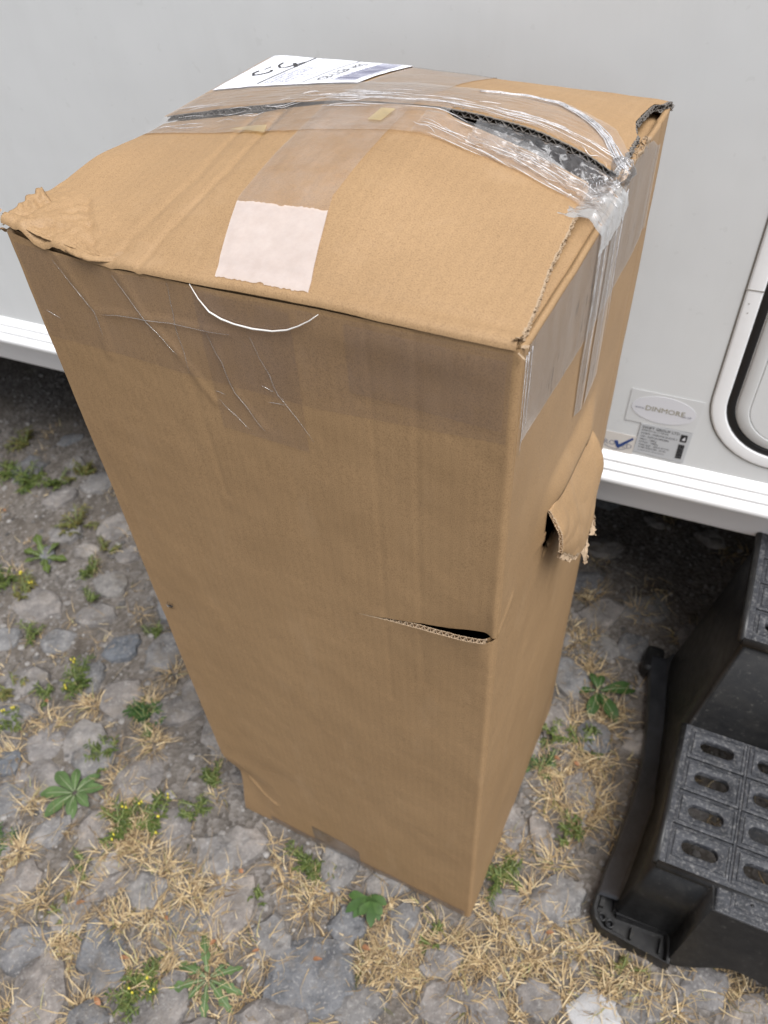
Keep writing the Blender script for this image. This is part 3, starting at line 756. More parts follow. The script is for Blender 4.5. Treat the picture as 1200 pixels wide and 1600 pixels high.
g = G(); g.grid(lambda t, z: bp(BW - .0005 + .003 * math.sin(math.pi * t / BD) * math.sin(math.pi * z), t, z * interp(t, [(0, .994), (.03, .995), (.107, 1.002), (.2, .997), (.377, .998)])), lin(.0012, BD - .001, 90), lin(0, 1, 180), out=(-1, 0, 0))
lp = solid(g.build('side_panel', 'kraft', box))
g = G(); g.grid(lambda s, z: bp(s, BD, z * .9985), lin(.001, BW - .001, 60), lin(0, 1, 100), out=(0, 1, 0)); solid(g.build('back_panel', 'kraft', box))
g = G(); g.grid(lambda s, t: bp(s, t, .006), lin(.006, BW - .006, 20), lin(.006, BD - .006, 20)); g.build('bottom_flap', 'kraft_inner', box)

# top: inner (minor) flaps
for name, s0, s1 in (('inner_flap', .003, .13), ('inner_flap', BW - .13, BW - .004)):
    g = G()
    def fn(s, t, s0=s0):
        e = min(s - .0, BW - s)
        zt = rtop(t) if s < .2 else .994
        z = zt - .0035 + .004 * ss(.0, .012, e) - .006 * ss(.012, .05, e) + .0006 * fnz(s * 60, t * 30)
        if s < .2 and t > .28: z -= .006 * ss(.28, .31, t)
        return bp(s, t, z)
    g.grid(fn, lin(s0, s1, 36), lin(.006, BD - .006, 70), out=(0, 0, 1)); solid(g.build(name, 'kraft_inner' if s0 > .1 else 'kraft', box), .0035)

def ease(x): return x + .22 * math.sin(math.pi * x) * (1 - .35 * x)
def crumple(s, t):
    """crushed paper at the left front top corner"""
    k = ss(.305, .375, s) * ss(.075, .012, t)
    if k <= 0: return 0.0
    a = abs(nz(s * 70 + t * 55, t * 26 - s * 18, 1.0)); b_ = abs(nz(s * 150 - t * 40, t * 110, 4.0))
    return k * (.0075 * (.45 - a) * 1.6 + .003 * (.4 - b_))
TOPCR = [([(.300, .004), (.286, .09), (.292, .19)], -.0010, .0035), ([(.275, .004), (.262, .10), (.268, .19)], -.0012, .003), ([(.34, .026), (.315, .022), (.30, .025)], -.0016, .0018), ([(.285, .024), (.262, .020)], -.0010, .0016), ([(.36, .05), (.325, .012)], -.002, .003)]
def z_front(s, t):
    lip = sinterp(s, LIP); fe = sinterp(s, FRONT_EDGE, .004)
    z = lip + (fe - lip) * ease(min(1.05, t / TE))
    z -= .0022 * math.exp(-((t - .0125) / .0045) ** 2) * (.55 + .45 * nz(s * 15, 5.))
    z += .006 * math.exp(-((s - .40) / .03) ** 2) * math.exp(-((t - .107) / .045) ** 2)
    z += .0005 * fnz(s * 30, t * 30, 2.)
    for pl, h_, wd in TOPCR:
        dd = polydist(s, t, pl)
        if dd < wd * 3: z += h_ * math.exp(-(dd / wd) ** 2)
    return z + crumple(s, t)
def z_rear(s, t):
    re = sinterp(s, REAR_EDGE, .004); fa = sinterp(s, FAR)
    x = (t - .2) / (BD - .2); x = max(-.05, min(1, x))
    return re + (fa - re) * (x - .10 * math.sin(math.pi * x)) + .0004 * fnz(s * 30, t * 30, 6.) - .0035 * ss(.985, 1, x)
SEDGE = [(0, .0035), (.009, .0030), (.04, .0060), (.078, .0110), (.13, .0140), (.192, .0190)]
def flap_s(k, t):
    s0 = interp(t, SEDGE) + .0011 * nz(t * 190, 1.) + .0006 * nz(t * 600, 3.)
    return s0 + (BW - .0005 - s0) * k
trows = [0, .0006, .0018, .0034, .0055] + lin(.008, TE, 84)
def te_shift(s, t): return .0064 * ss(.118, .140, s) * ss(.30, .262, s) * ss(.10, TE, t)
def ff(k, t):
    s = flap_s(k, t); z = z_front(s, max(t, .0055))
    r_ = .0055
    if t < r_: z -= (r_ - math.sqrt(max(0, r_ * r_ - (r_ - t) ** 2)))
    return bp(s + (.004 * crumple(s, t) * 40 if k > .97 else 0), t + te_shift(s, t) - .0012 * ss(.004, 0, t), z)
g = G(); g.grid(ff, lin(0, 1, 180), trows, out=(0, 0, 1)); front_flap = solid(g.build('top_flap', 'kraft', box), .0042, False)
RS = [(.2, .003), (.27, .004), (.285, .010), (.30, .0135), (.345, .0125), (.356, .0115), (.362, .004), (.377, -.001)]
def rf(k, t):
    s0 = interp(t, RS) + .0007 * nz(t * 300, 8.); s = s0 + (BW + .0025 - s0) * k
    return bp(s, t + .0016 * nz(s * 240, 1) * (1 if k > .86 and t > .37 else 0), z_rear(s, t))
g = G(); g.grid(rf, lin(0, 1, 150), lin(.1985, BD + .0005, 70), out=(0, 0, 1)); rear_flap = solid(g.build('top_flap', 'kraft', box), .0042, False)

# exposed corrugated edges
def corrugated(name, path, down, parent, wave=.0065, th=.0042, mat='corrugated_paper', depth=.0065, seed=1, ragged=.0006):
    """edge of corrugated board along path; down = thickness direction; shows liners and the flute zigzag"""
    r = random.Random(seed); path = [Vector(p) for p in path]; dn = Vector(down).normalized()
    g = G(); L = [0.0]
    for a, b_ in zip(path, path[1:]): L.append(L[-1] + (b_ - a).length)
    def at(d):
        d = max(0, min(L[-1] - 1e-9, d))
        for i in range(len(L) - 1):
            if d <= L[i + 1]: return path[i].lerp(path[i + 1], (d - L[i]) / (L[i + 1] - L[i] + 1e-12)), (path[i + 1] - path[i]).normalized()
        return path[-1], (path[-1] - path[-2]).normalized()
    n = max(8, int(L[-1] / wave * 8))
    for layer in (0, 1, 2):
        vs = []
        for i in range(n + 1):
            d = L[-1] * i / n; p, tg = at(d); outv = tg.cross(dn).normalized()
            if layer < 2: c = p + dn * (th * layer * .9 + .0003)
            else: c = p + dn * th * (.52 + .36 * math.sin(2 * math.pi * d / wave))
            jut = ragged * r.uniform(-1, 1)
            for a_, b_ in ((-.00028, 0), (.00028, 0), (.00028, 1), (-.00028, 1)):
                vs.append(c + dn * a_ + outv * (.0005 + jut - (depth if layer == 2 else .0016) * b_))
        fs = []
        for i in range(n):
            for k in range(4): fs.append((4 * i + k, 4 * i + (k + 1) % 4, 4 * i + 4 + (k + 1) % 4, 4 * i + 4 + k))
        g.add(vs, fs)
    return g.build(name, mat, parent, False)
sl = [s for s in lin(.004, .128, 40)]
corrugated('torn_board_edge', [front_pt(-(s - RC + LQ), interp(s, SLIT) - .35 * slit_open(s) - .0002) for s in reversed(sl) if s > .006], (0, 1, .15), fp, .0058, .0042, seed=3, ragged=.0004)
corrugated('torn_board_edge', [rf(0.0, .1985) if i == 0 else (lambda s: bp(s, .1982, z_rear(s, .1985)))(s) for i, s in enumerate(lin(.004, .135, 36))], (0, 0, -1), rear_flap, .0065, .0042, 'grey_board', seed=4)
corrugated('torn_board_edge', [bp(s, .1982, z_rear(s, .1985)) for s in lin(.27, .394, 30)], (0, 0, -1), rear_flap, .0065, .0042, 'grey_board', seed=5)
corrugated('torn_board_edge', [bp(flap_s(0, t) - .0004, t, z_front(flap_s(0, t), max(t, .0055))) for t in lin(.188, .008, 40)], (0, 0, -1), front_flap, .0065, .0042, seed=6, ragged=.0009)
corrugated('torn_board_edge', [bp(interp(t, RS) - .0004, t, z_rear(.006, t)) for t in lin(.2, .375, 44)][::-1], (0, 0, -1), rear_flap, .0065, .0044, 'grey_board', seed=7, ragged=.0012)
corrugated('torn_board_edge', [bp(-.001, t, rtop(t)) for t in lin(.225, .300, 30)], (-1, 0, 0), box, .0065, .004, 'corrugated_paper', seed=8, ragged=.0014)
corrugated('torn_board_edge', [bp(s, BD + .001, z_rear(s, BD)) for s in lin(.014, -.0015, 12)][::-1], (0, 0, -1), rear_flap, .005, .0046, 'grey_board', seed=9, ragged=.0016)

# ragged paper crumbs at the front right top corner and left top corner
def scrap(parent, p, n, size, mat='corrugated_paper', seed=2, name='torn_paper'):
    r = random.Random(seed); g = G()
    for i in range(n):
        c = Vector(p) + Vector((r.gauss(0, size * .5), r.gauss(0, size * .45), r.gauss(0, size * .3)))
        a = r.uniform(0, 6.28); k = size * r.uniform(.35, .9); tlt = r.uniform(-.9, .9)
        d1 = Vector((math.cos(a), math.sin(a), tlt)); d2 = Vector((-math.sin(a), math.cos(a), r.uniform(-.6, .6)))
        vs = []; m = 5
        for u in range(m):
            for v in range(m):
                vs.append(c + d1 * k * (u / (m - 1) - .5) * (1 + .2 * r.uniform(-1, 1)) + d2 * k * .5 * (v / (m - 1) - .5) + Vector((0, 0, .3 * k * nz(u * .9 + i, v * .9, seed))))
        g.add(vs, [(u * m + v, u * m + v + m, u * m + v + m + 1, u * m + v + 1) for u in range(m - 1) for v in range(m - 1)])
    return g.build(name, mat, parent)
scrap(front_flap, bp(.003, .004, .9935), 9, .0065, seed=12)
scrap(front_flap, bp(.392, .004, .997), 12, .012, 'kraft', seed=14)
scrap(rear_flap, bp(.008, .362, .999), 8, .007, 'grey_board', seed=17)
# peeled paper lip hanging over the front fold
g = G()
def lipf(u, v):
    s = .348 - .052 * u; wd = math.sin(math.pi * min(1, max(0, u))) ** .6
    t = .006 - .011 * v * wd; z = sinterp(s, LIP) + .0012 + .0022 * math.sin(v * 2.2) * wd - .003 * v * v + .0010 * nz(u * 9, v * 3)
    return bp(s, t, z)
g.grid(lipf, lin(0, 1, 30), lin(0, 1, 9), out=(0, 0, 1)); solid(g.build('peeled_paper', 'kraft', front_flap), .0006)
g = G()
def lipf2(u, v):
    s = .3945 - .085 * u; base = .040 * (1 - u) ** 1.2 + .003
    t = base * v + .0008
    th = math.atan2(t - .05, .41 - s); rr = math.hypot(t - .05, .41 - s)
    fold = abs(math.sin(th * 9 + 1.5 * nz(s * 40, t * 40))) * .0030 + .0016 * abs(nz(s * 190, t * 150))
    edge = math.sin(math.pi * min(1, max(0, u))) ** .4 if u > .5 else 1
    return bp(s + .003 * nz(t * 160, 2) * (1 - u), t, sinterp(s, LIP) + .0022 + fold * (1 - u * .8) * (.35 + .65 * v) * edge * min(1, rr / .03) + .006 * ss(.25, 0, u) * v + .0010 * nz(u * 30, v * 9))
g.grid(lipf2, lin(0, 1, 70), lin(0, 1, 30), out=(0, 0, 1)); solid(g.build('peeled_paper', 'kraft', front_flap), .0007)

# torn flap bent outward on the right face (hinged along its top)
g = G()
def tf(u, v):
    t = HT0 + .001 + (HT1 - HT0) * u
    Ln = interp(u, [(0, .046), (.2, .078), (.45, .112), (.62, .122), (.8, .118), (1, .098)]) + .006 * nz(u * 14, 1.7) + .003 * nz(u * 50, 2.)
    z = HZ1 + .002 - Ln * v * (.93)
    o_ = .006 + .021 * math.sin(v * math.pi * .56) * (.80 + .25 * u) + .004 * math.sin(math.pi * u) * v
    o_ -= .010 * ss(.75, 1, u) * ss(.5, 1, v) * .5
    hump = .004 * ss(.55, 1, u) * (1 - v) * math.sin(math.pi * min(1, v * 1.4))
    return bp(-o_ - .002 * abs(nz(u * 4, v * 3)) - hump, t + .004 * ss(.6, 1, u) * math.sin(math.pi * v) - .004 * v * (1 - u), z)
g.grid(tf, lin(0, 1, 50), lin(0, 1, 50), out=(1, 0, 0)); tflap = solid(g.build('torn_flap', 'kraft', box), .0035)
corrugated('torn_board_edge', [Vector(tf(u, 1.0)) + Vector((0, 0, -.0004)) for u in lin(.02, .98, 40)], (-1, 0, .3), tflap, .006, .0038, seed=22, ragged=.0009)
corrugated('torn_board_edge', [Vector(tf(0, v)) for v in lin(.98, .02, 20)], (-1, 0, .2), tflap, .006, .0035, seed=23, ragged=.0008)
def shred(u0, u1, ln, seed):
    g = G(); r = random.Random(seed)
    def fn(a, b_):
        p = Vector(tf(u0 + (u1 - u0) * a, 1.0)); w_ = (1 - b_ * .7)
        c = Vector(tf((u0 + u1) / 2, 1.0))
        return c + (p - c) * w_ + Vector((.006 * b_ + .004 * nz(a * 5, b_ * 4, seed), -.004 * b_ + .003 * nz(a * 7, b_ * 5, seed + 3), -ln * b_ * (1 + .3 * nz(a * 6, seed))))
    g.grid(fn, lin(0, 1, 10), lin(0, 1, 8), out=(1, 0, 0)); return g.build('torn_paper', 'corrugated_paper', tflap)
shred(.50, .72, .016, 3); shred(.74, .95, .007, 5)

# ------------------------------------------------------------------ tape, film, label on the box
def ztop(s, t):
    if t < .188: return z_front(s, t)
    if t > .2005: return z_rear(s, t)
    k = (t - .188) / .0125; return z_front(s, .188) * (1 - k) + z_rear(s, .2005) * k
def top_strip(name, fn_s0, fn_s1, t0, t1, mat, off=.0006, nu=40, nv=90, wr=0.0, seed=0., rough_ends=0., rough_sides=0.):
    g = G()
    def fn(k, v):
        t = t0 + (t1 - t0) * v
        if rough_ends: t += rough_ends * (nz(k * 9, seed) + .6 * nz(k * 34, seed + 2)) * (1 - 2 * v if v in (0., 1.) else (1 - 2 * v))
        a, b_ = fn_s0(t), fn_s1(t); s = a + (b_ - a) * k
        s = min(BW + .0005, max(-.001, s))
        x, y, z = bp(s, t, ztop(s, t) + off + wr * abs(nz(s * 60 + seed, t * 40)) )
        return (x, y, z)
    g.grid(fn, lin(0, 1, nu), lin(0, 1, nv), out=(0, 0, 1)); return g.build(name, mat, box)
# front-to-back strip of clear tape
va = [(0, .212), (.07, .234), (.18, .232), (.377, .238)]; vb = [(0, .140), (.08, .163), (.18, .158), (.377, .156)]
top_strip('clear_tape', lambda t: interp(t, vb), lambda t: interp(t, va), .006, .3765, 'clear_tape', .0006, 30, 120, .0003, 3.)
top_strip('pale_tape', lambda t: interp(t, vb) + .0004, lambda t: interp(t, va) - .0004, .0035, .066, 'pale_tape', .0011, 60, 40, .0002, 5., .0016)
# side-to-side strip over the seam
g = G()
def seam(k, v):
    s = .3955 * k; t0 = .158 + .004 * math.sin(s * 20); t1 = interp(s, [(0, .232), (.02, .262), (.06, .278), (.14, .272), (.395, .262)])
    t = t0 + (t1 - t0) * v
    return bp(s, t, ztop(s, t) + .0010 + .0007 * abs(nz(s * 22, t * 120)) + .0014 * ss(.03, .0, s) * abs(nz(s * 200, t * 200)))
def seam_gap(k, v):
    s = .3955 * k; t = seam(k, v)[1]
    return s < .128 and .1885 < t < .2005
g.grid(seam, lin(0, 1, 200), lin(0, 1, 90), skip=seam_gap, out=(0, 0, 1)); g.build('seam_tape', 'clear_tape', box)
g = G(); g.grid(lambda k, v: seam(k * .36, v * .26), lin(.03, 1, 80), lin(0.02, 1, 26), out=(0, 0, 1))
o = g.build('stretch_film', 'clear_tape', box); o.location.z = .0006
# yellow tape remnants
for pts in ([(.181, .168), (.178, .186), (.166, .186), (.1695, .168)], [(.300, .160), (.268, .1655), (.262, .152)]):
    g = G(); n = len(pts); cs = sum(p[0] for p in pts) / n; ct = sum(p[1] for p in pts) / n
    vs = [(cs, ct)] + [p for i in range(n) for p in (pts[i], ((pts[i][0] + pts[(i + 1) % n][0]) / 2, (pts[i][1] + pts[(i + 1) % n][1]) / 2))]
    g.add([bp(s, t, ztop(s, t) + .0022) for s, t in vs], [(0, i + 1, (i + 1) % (2 * n) + 1) for i in range(2 * n)])
    g.build('yellow_tape', 'yellow_tape', box)
# creases and strands in the film that catch the light
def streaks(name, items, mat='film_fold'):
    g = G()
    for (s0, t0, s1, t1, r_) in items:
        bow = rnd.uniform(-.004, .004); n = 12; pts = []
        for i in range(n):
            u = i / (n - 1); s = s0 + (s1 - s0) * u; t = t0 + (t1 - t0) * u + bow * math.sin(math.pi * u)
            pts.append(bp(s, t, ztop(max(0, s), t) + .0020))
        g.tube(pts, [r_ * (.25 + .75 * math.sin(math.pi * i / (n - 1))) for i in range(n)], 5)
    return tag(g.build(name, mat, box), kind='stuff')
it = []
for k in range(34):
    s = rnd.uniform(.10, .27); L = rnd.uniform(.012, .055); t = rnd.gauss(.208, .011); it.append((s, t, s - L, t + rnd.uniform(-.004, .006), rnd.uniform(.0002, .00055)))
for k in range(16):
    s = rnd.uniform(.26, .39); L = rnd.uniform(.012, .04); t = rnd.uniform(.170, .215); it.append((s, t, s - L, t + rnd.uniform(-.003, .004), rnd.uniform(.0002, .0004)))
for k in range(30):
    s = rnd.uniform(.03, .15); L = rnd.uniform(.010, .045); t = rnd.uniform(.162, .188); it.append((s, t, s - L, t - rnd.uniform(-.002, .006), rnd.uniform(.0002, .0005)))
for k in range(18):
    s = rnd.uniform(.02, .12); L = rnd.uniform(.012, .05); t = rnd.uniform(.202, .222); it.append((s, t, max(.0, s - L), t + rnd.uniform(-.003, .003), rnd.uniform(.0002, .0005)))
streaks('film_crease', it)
# twisted rope of film curving over the back flap to the right edge
g = G()
arc = [(.129, .262), (.097, .274), (.067, .272), (.040, .256), (.020, .236), (.006, .216), (-.002, .206)]
for k in range(9):
    o1, o2 = rnd.gauss(0, .0022), rnd.gauss(0, .0022); pts = []
    for i in range(40):
        u = i / 39; s = interp(u, [(j / 6, a[0]) for j, a in enumerate(arc)]); t = interp(u, [(j / 6, a[1]) for j, a in enumerate(arc)])
        sp_ = (.25 + .75 * u)
        pts.append(bp(s + o1 * sp_ + .0008 * nz(u * 12, k), t + o2 * sp_, ztop(max(0, s), t) + .0016 + .0012 * abs(nz(u * 8, k * 3.)) + .001 * u))
    g.tube(pts, [.00022 + .00055 * (i / 39) * rnd.uniform(.6, 1) for i in range(40)], 5)
g.build('film_rope', 'film_fold', box)
# crumpled film bunched at the right end of the seam and hanging down the right face
def crumpled(name, fn, nu, nv, amp, fr, seed, mat):
    g = G()
    def f2(u, v):
        p = Vector(fn(u, v)); q = Vector((u * fr, v * fr * .45, seed))
        rdg = lambda o_: (.5 - abs(noise.noise(q * 1.0 + Vector((o_, o_ * 2, 0))))) + .5 * (.5 - abs(noise.noise(q * 2.3 + Vector((0, o_, o_)))))
        return p + Vector((amp * (rdg(1.) - .4), amp * (rdg(5.) - .4), amp * (rdg(9.) - .25)))
    g.grid(f2, lin(0, 1, nu), lin(0, 1, nv)); return g.build(name, mat, box, True)
def cf1(u, v):      # along the open seam, lying on the front flap edge
    s = .105 - .108 * u; t = .168 + .0305 * v - .005 * u * (1 - v)
    z0 = max(z_front(max(.02, s), min(t, .19)) - .10 * max(0, .02 - s), .990) + .0030
    return bp(s, t, z0 + (max(z0, z_rear(max(.004, s), .2) - .0040) - z0) * ss(.35, .95, v))
crumpled('crumpled_film', cf1, 90, 44, .0046, 8, 1.3, 'stretch_film')
def cf2(u, v):      # over the right edge
    a = v * 1.0; s = .026 - .032 * min(1, a * 1.5); t = .138 + .075 * u
    z = 1.0055 - .004 * u - .001 - (.045 * max(0, a - .45)); return bp(s, t, z)
crumpled('crumpled_film', cf2, 70, 60, .0038, 5, 4.1, 'stretch_film')
def cf3(u, v):      # knot where the rope meets the edge
    th = u * 6.283; ph = v * 3.14; return bp(.001 + .010 * math.cos(th) * math.sin(ph), .208 + .013 * math.sin(th) * math.sin(ph), 1.0085 + .009 * math.cos(ph))
crumpled('film_knot', cf3, 50, 36, .0045, 4, 7.7, 'stretch_film')
g = G()
for k in range(46):
    c = Vector(bp(min(.04, max(.004, rnd.gauss(.014, .010))), rnd.gauss(.19, .013), 1.004 + rnd.uniform(-.004, .007))); d = Vector((rnd.gauss(0, 1), rnd.gauss(0, 1), rnd.gauss(0, .6))).normalized() * rnd.uniform(.003, .008)
    m = c + d * .5 + Vector((0, 0, rnd.uniform(0, .003))); g.tube([c, m, c + d], [.0001, rnd.uniform(.0002, .0005), .0001], 4)
g.build('film_crease', 'film_fold', box)
# tape wrapped round the top of the box: front face, right face
def face_strip_front(name, poly_lo, poly_hi, s0, s1, mat, off, ns=90, nz_=30):
    g = G()
    def fn(k, v):
        s = s0 + (s1 - s0) * k; lo = interp(s, poly_lo); hi = interp(s, poly_hi); z = lo + (hi - lo) * v
        return bp(s, -box_t_out(s, z) - off, z)
    g.grid(fn, lin(0, 1, ns), lin(0, 1, nz_), out=(0, -1, 0)); return g.build(name, mat, box)
face_strip_front('front_tape', [(0, .921), (.068, .914), (.152, .906), (.40, .905)], [(0, .988), (.1, .986), (.3, .980), (.4, .986)], .005, BW - .004, 'front_tape', .0005)
face_strip_front('front_tape', [(0, .862), (.4, .862)], [(0, .981), (.4, .981)], .155, .232, 'front_tape', .0009, 40, 40)
face_strip_front('front_tape', [(0, .93), (.4, .93)], [(0, .983), (.4, .982)], .008, .115, 'front_tape', .0013, 40, 40)
face_strip_front('bottom_tape', [(0, .003), (.4, .003)], [(0, .056), (.18, .055), (.2, .063), (.255, .068), (.4, .07)], .178, .258, 'clear_tape', .0006, 40, 20)
face_strip_front('bottom_tape', [(0, .003), (.4, .003)], [(0, .022), (.1, .02), (.36, .024)], .008, .34, 'clear_tape', .0010, 60, 10)
g = G()
def rt_(k, v):
    t = .012 + (BD - .034) * k; lo = interp(t, [(0, .914), (.15, .899), (.31, .896), (.377, .905)]) ; hi = rtop(t) - .003 - .02 * ss(.30, .36, t)
    z = lo + (hi - lo) * v; return bp(-right_out(t, z) - .0006 - .0003 * abs(nz(t * 50, z * 12)), t, z)
g.grid(rt_, lin(0, 1, 130), lin(0, 1, 40), out=(1, 0, 0)); g.build('side_tape', 'side_tape', box)
for t0, t1, z0, z1 in ((.158, .187, .826, .812), (.193, .228, .812, .822)):
    g = G()
    def vs_(k, v, t0=t0, t1=t1, z0=z0, z1=z1):
        t = t0 + (t1 - t0) * k; lo = z0 + (z1 - z0) * k; z = lo + (rtop(t) + .002 - lo) * v
        return bp(-right_out(t, z) - .0013 - .0004 * abs(nz(t * 90, z * 10, t0)), t, z)
    g.grid(vs_, lin(0, 1, 24), lin(0, 1, 60), out=(1, 0, 0)); g.build('seam_tape_end', 'side_tape', box)
g = G()      # sharp folds in the hanging tape
for k in range(9):
    t = rnd.choice((.160, .186, .194, .227, .175, .21)) + rnd.gauss(0, .0015); zb = rnd.uniform(.82, .93)
    g.tube([bp(-right_out(t, z) - .0022, t + .001 * nz(z * 20, k), z) for z in lin(.988, zb, 12)], [.00035 * (1 - .8 * i / 11) for i in range(12)], 5)
for t, zb in ((.010, .905), (.016, .925), (.006, .93)):
    g.tube([bp(-right_out(t, z) - .0012, t + .0012 * nz(z * 30, t * 90), z) for z in lin(.985, zb, 12)], [.0004 * (1 - .7 * i / 11) for i in range(12)], 5)
tag(g.build('tape_fold', 'film_fold', box), kind='stuff')
# white strand and light creases on the front
g = G(); pts = [(.231, .986), (.226, .976), (.219, .968), (.210, .9645), (.2, .963), (.185, .9628), (.169, .965), (.157, .969), (.148, .974), (.139, .980), (.132, .986)]
g.tube([bp(s, -box_t_out(s, z) - .0022, z) for s, z in pts], [.0002, .0004, .0006, .0007, .0006, .0007, .0006, .0006, .0005, .0004, .0002], 6)
g.build('plastic_strand', 'white_plastic', box)
g = G()
for pl in ([(.302, .978), (.281, .945), (.259, .923)], [(.226, .95), (.213, .901), (.193, .871)], [(.230, .89), (.206, .867)], [(.325, .941), (.281, .947), (.207, .952)], [(.190, .955), (.175, .91), (.150, .875)], [(.232, .897), (.222, .896)], [(.357, .978), (.331, .941), (.33, .92)], [(.253, .982), (.254, .951), (.252, .91)], [(.185, .90), (.170, .902)], [(.188, .914), (.178, .912)], [(.385, .93), (.372, .925)]):
    pts = []
    for (a, b_) in zip(pl, pl[1:]):
        for k in range(6): pts.append((a[0] + (b_[0] - a[0]) * k / 6, a[1] + (b_[1] - a[1]) * k / 6))
    pts.append(pl[-1]); n = len(pts)
    pts = [(s + .0018 * nz(s * 60, z * 60), z + .0018 * nz(s * 60, z * 60, 5.)) for s, z in pts]
    g.tube([bp(s, -box_t_out(s, z) - .0011, z) for s, z in pts], [.00026 * (.3 + .7 * math.sin(math.pi * i / (n - 1))) for i in range(n)], 4)
g.build('tape_crease', 'faint_fold', box)

# shipping label, printed matter mapped onto the curved top
def lab(a, d, off=.0016):
    """a: 0..0.152 down the label (to the right), d: 0..0.100 across (front to back)"""
    s = .392 - a; t = .263 + d * 1.135; return bp(s, t, ztop(s, t) + off)
g = G(); g.grid(lambda a, d: lab(a, d), lin(0, .153, 50), lin(0, .0995, 30), out=(0, 0, 1)); label = solid(g.build('shipping_label', 'label_paper', box), .0003)
def lab_text(body, size, a, d, mat='ink_grey', sx=1.0, name='label_lettering'):
    vs, fs = text_verts(body, size)
    return mesh(name, [lab(a - v.y, min(.0985, d + v.x * sx), .0021) for v in vs], fs, mat, label, False)
def lab_line(pts, wd, mat, name):
    g = G(); n = len(pts)
    vs = []
    for i, (a, d) in enumerate(pts):
        a0, d0 = pts[max(0, i - 1)]; a1, d1 = pts[min(n - 1, i + 1)]; L = math.hypot(a1 - a0, d1 - d0) + 1e-9; na, nd = -(d1 - d0) / L, (a1 - a0) / L
        vs += [lab(a + na * wd / 2, d + nd * wd / 2, .0022), lab(a - na * wd / 2, d - nd * wd / 2, .0022)]
    g.add(vs, [(2 * i, 2 * i + 2, 2 * i + 3, 2 * i + 1) for i in range(n - 1)]); return g.build(name, mat, label, False)
def dense(pts, n=8):
    out = []
    for a, b_ in zip(pts, pts[1:]): out += [(a[0] + (b_[0] - a[0]) * k / n, a[1] + (b_[1] - a[1]) * k / n) for k in range(n)]
    return out + [pts[-1]]
hw = lambda L: [(.392 - s, (t - .267) / 1.135) for s, t in L]
lab_line(hw([(.369, .335), (.371, .325)]), .0016, 'ink_black', 'handwriting')
lab_line(hw([(.374, .321), (.3755, .313), (.371, .306), (.365, .308), (.361, .313), (.3595, .320), (.362, .324)]), .0028, 'ink_black', 'handwriting')
lab_line(hw([(.365, .350), (.364, .340), (.358, .333), (.352, .336), (.343, .357)]), .0024, 'ink_black', 'handwriting')
lab_line(hw([(.353, .351), (.343, .338)]), .0036, 'ink_black', 'handwriting')
lab_line(dense([(.0475, .005), (.0495, .095)]), .0016, 'ink_black', 'rule')
lab_line(dense([(.096, .003), (.098, .096)]), .0010, 'ink_black', 'rule')
for i, tx in enumerate(('MR P HARDING', 'DINMORE CARAVANS LTD', 'UNIT 4 LAWTON CROSS', 'LEOMINSTER HEREFORD', 'HR6 0LX  GB')): lab_text(tx, .0056, .056 + i * .0055, .006, 'ink_violet', .9)
for i, tx in enumerate(('Order 204-883 1/1', 'Weight 24.0 kg', 'Ref: SA 5501')): lab_text(tx, .0042, .084 + i * .0044, .010 + .02 * i, 'ink_grey')
lab_text('CB-LL2A H92', .0135, .1135, .010, 'ink_black', .98, 'sort_code')
lab_text('Next day  Parcel  UK mainland', .0042, .1035, .008, 'ink_grey'); lab_text('JJD 0002 2519 0044 1763', .0040, .1205, .012, 'ink_grey')
g = G(); d = .008
while d < .092:
    wd = rnd.choice((.0006, .0010, .0016, .0022))
    vs = [lab(a, dd, .0021) for a in lin(.1235, .1455, 7) for dd in (d, d + wd)]
    g.add(vs, [(2 * i, 2 * i + 1, 2 * i + 3, 2 * i + 2) for i in range(6)]); d += wd + rnd.choice((.0006, .0009, .0014))
g.build('barcode', 'ink_violet', label, False)
lab_text('3SYWF 00451 7702', .0045, .1505, .02, 'ink_grey')

# ------------------------------------------------------------------ fly on the front of the box
fs_, fz_ = .377, .553
fly = empty('fly', Vector((.0842, .3721, 0)) + Matrix.Rotation(-YAW, 3, 'Z') @ Vector(bp(fs_, -box_t_out(fs_, fz_) - .0003, fz_)), -YAW, 'tiny black fly sitting on the front face of the cardboard box', 'fly')
g = G()
for c, r_, l_ in ((0.0, .0012, .0042), (.0030, .0011, .002), (-.0030, .0010, .0032)):
    pts = [Vector((c + l_ * (k / 6 - .5), -.0016, .3 * (c + l_ * (k / 6 - .5)))) for k in range(7)]
    g.tube(pts, [max(.0001, r_ * math.sin(math.pi * (k + .3) / 6.6)) for k in range(7)], 8)
g.build('body', 'fly_black', fly)
for k in range(6):
    sd_ = 1 if k % 2 else -1; x = (k // 2 - 1) * .0016; g = G()
    g.tube([(x, -.0014, .2 * x), (x * 1.6, -.0026, sd_ * .0024), (x * 2.2, -.0001, sd_ * .0042)], .00022, 4); g.build('leg', 'fly_black', fly)
for sd_ in (1, -1):
    g = G(); leaf_mesh(g, (0, 0, 0), 0, .0055, .0022, 0, 0, 0, 0, 6)
    o = g.build('wing', 'fly_wing', fly); o.rotation_euler = (R(90), R(180 - sd_ * 25), 0); o.location = (.0005, -.0026, sd_ * .0006)

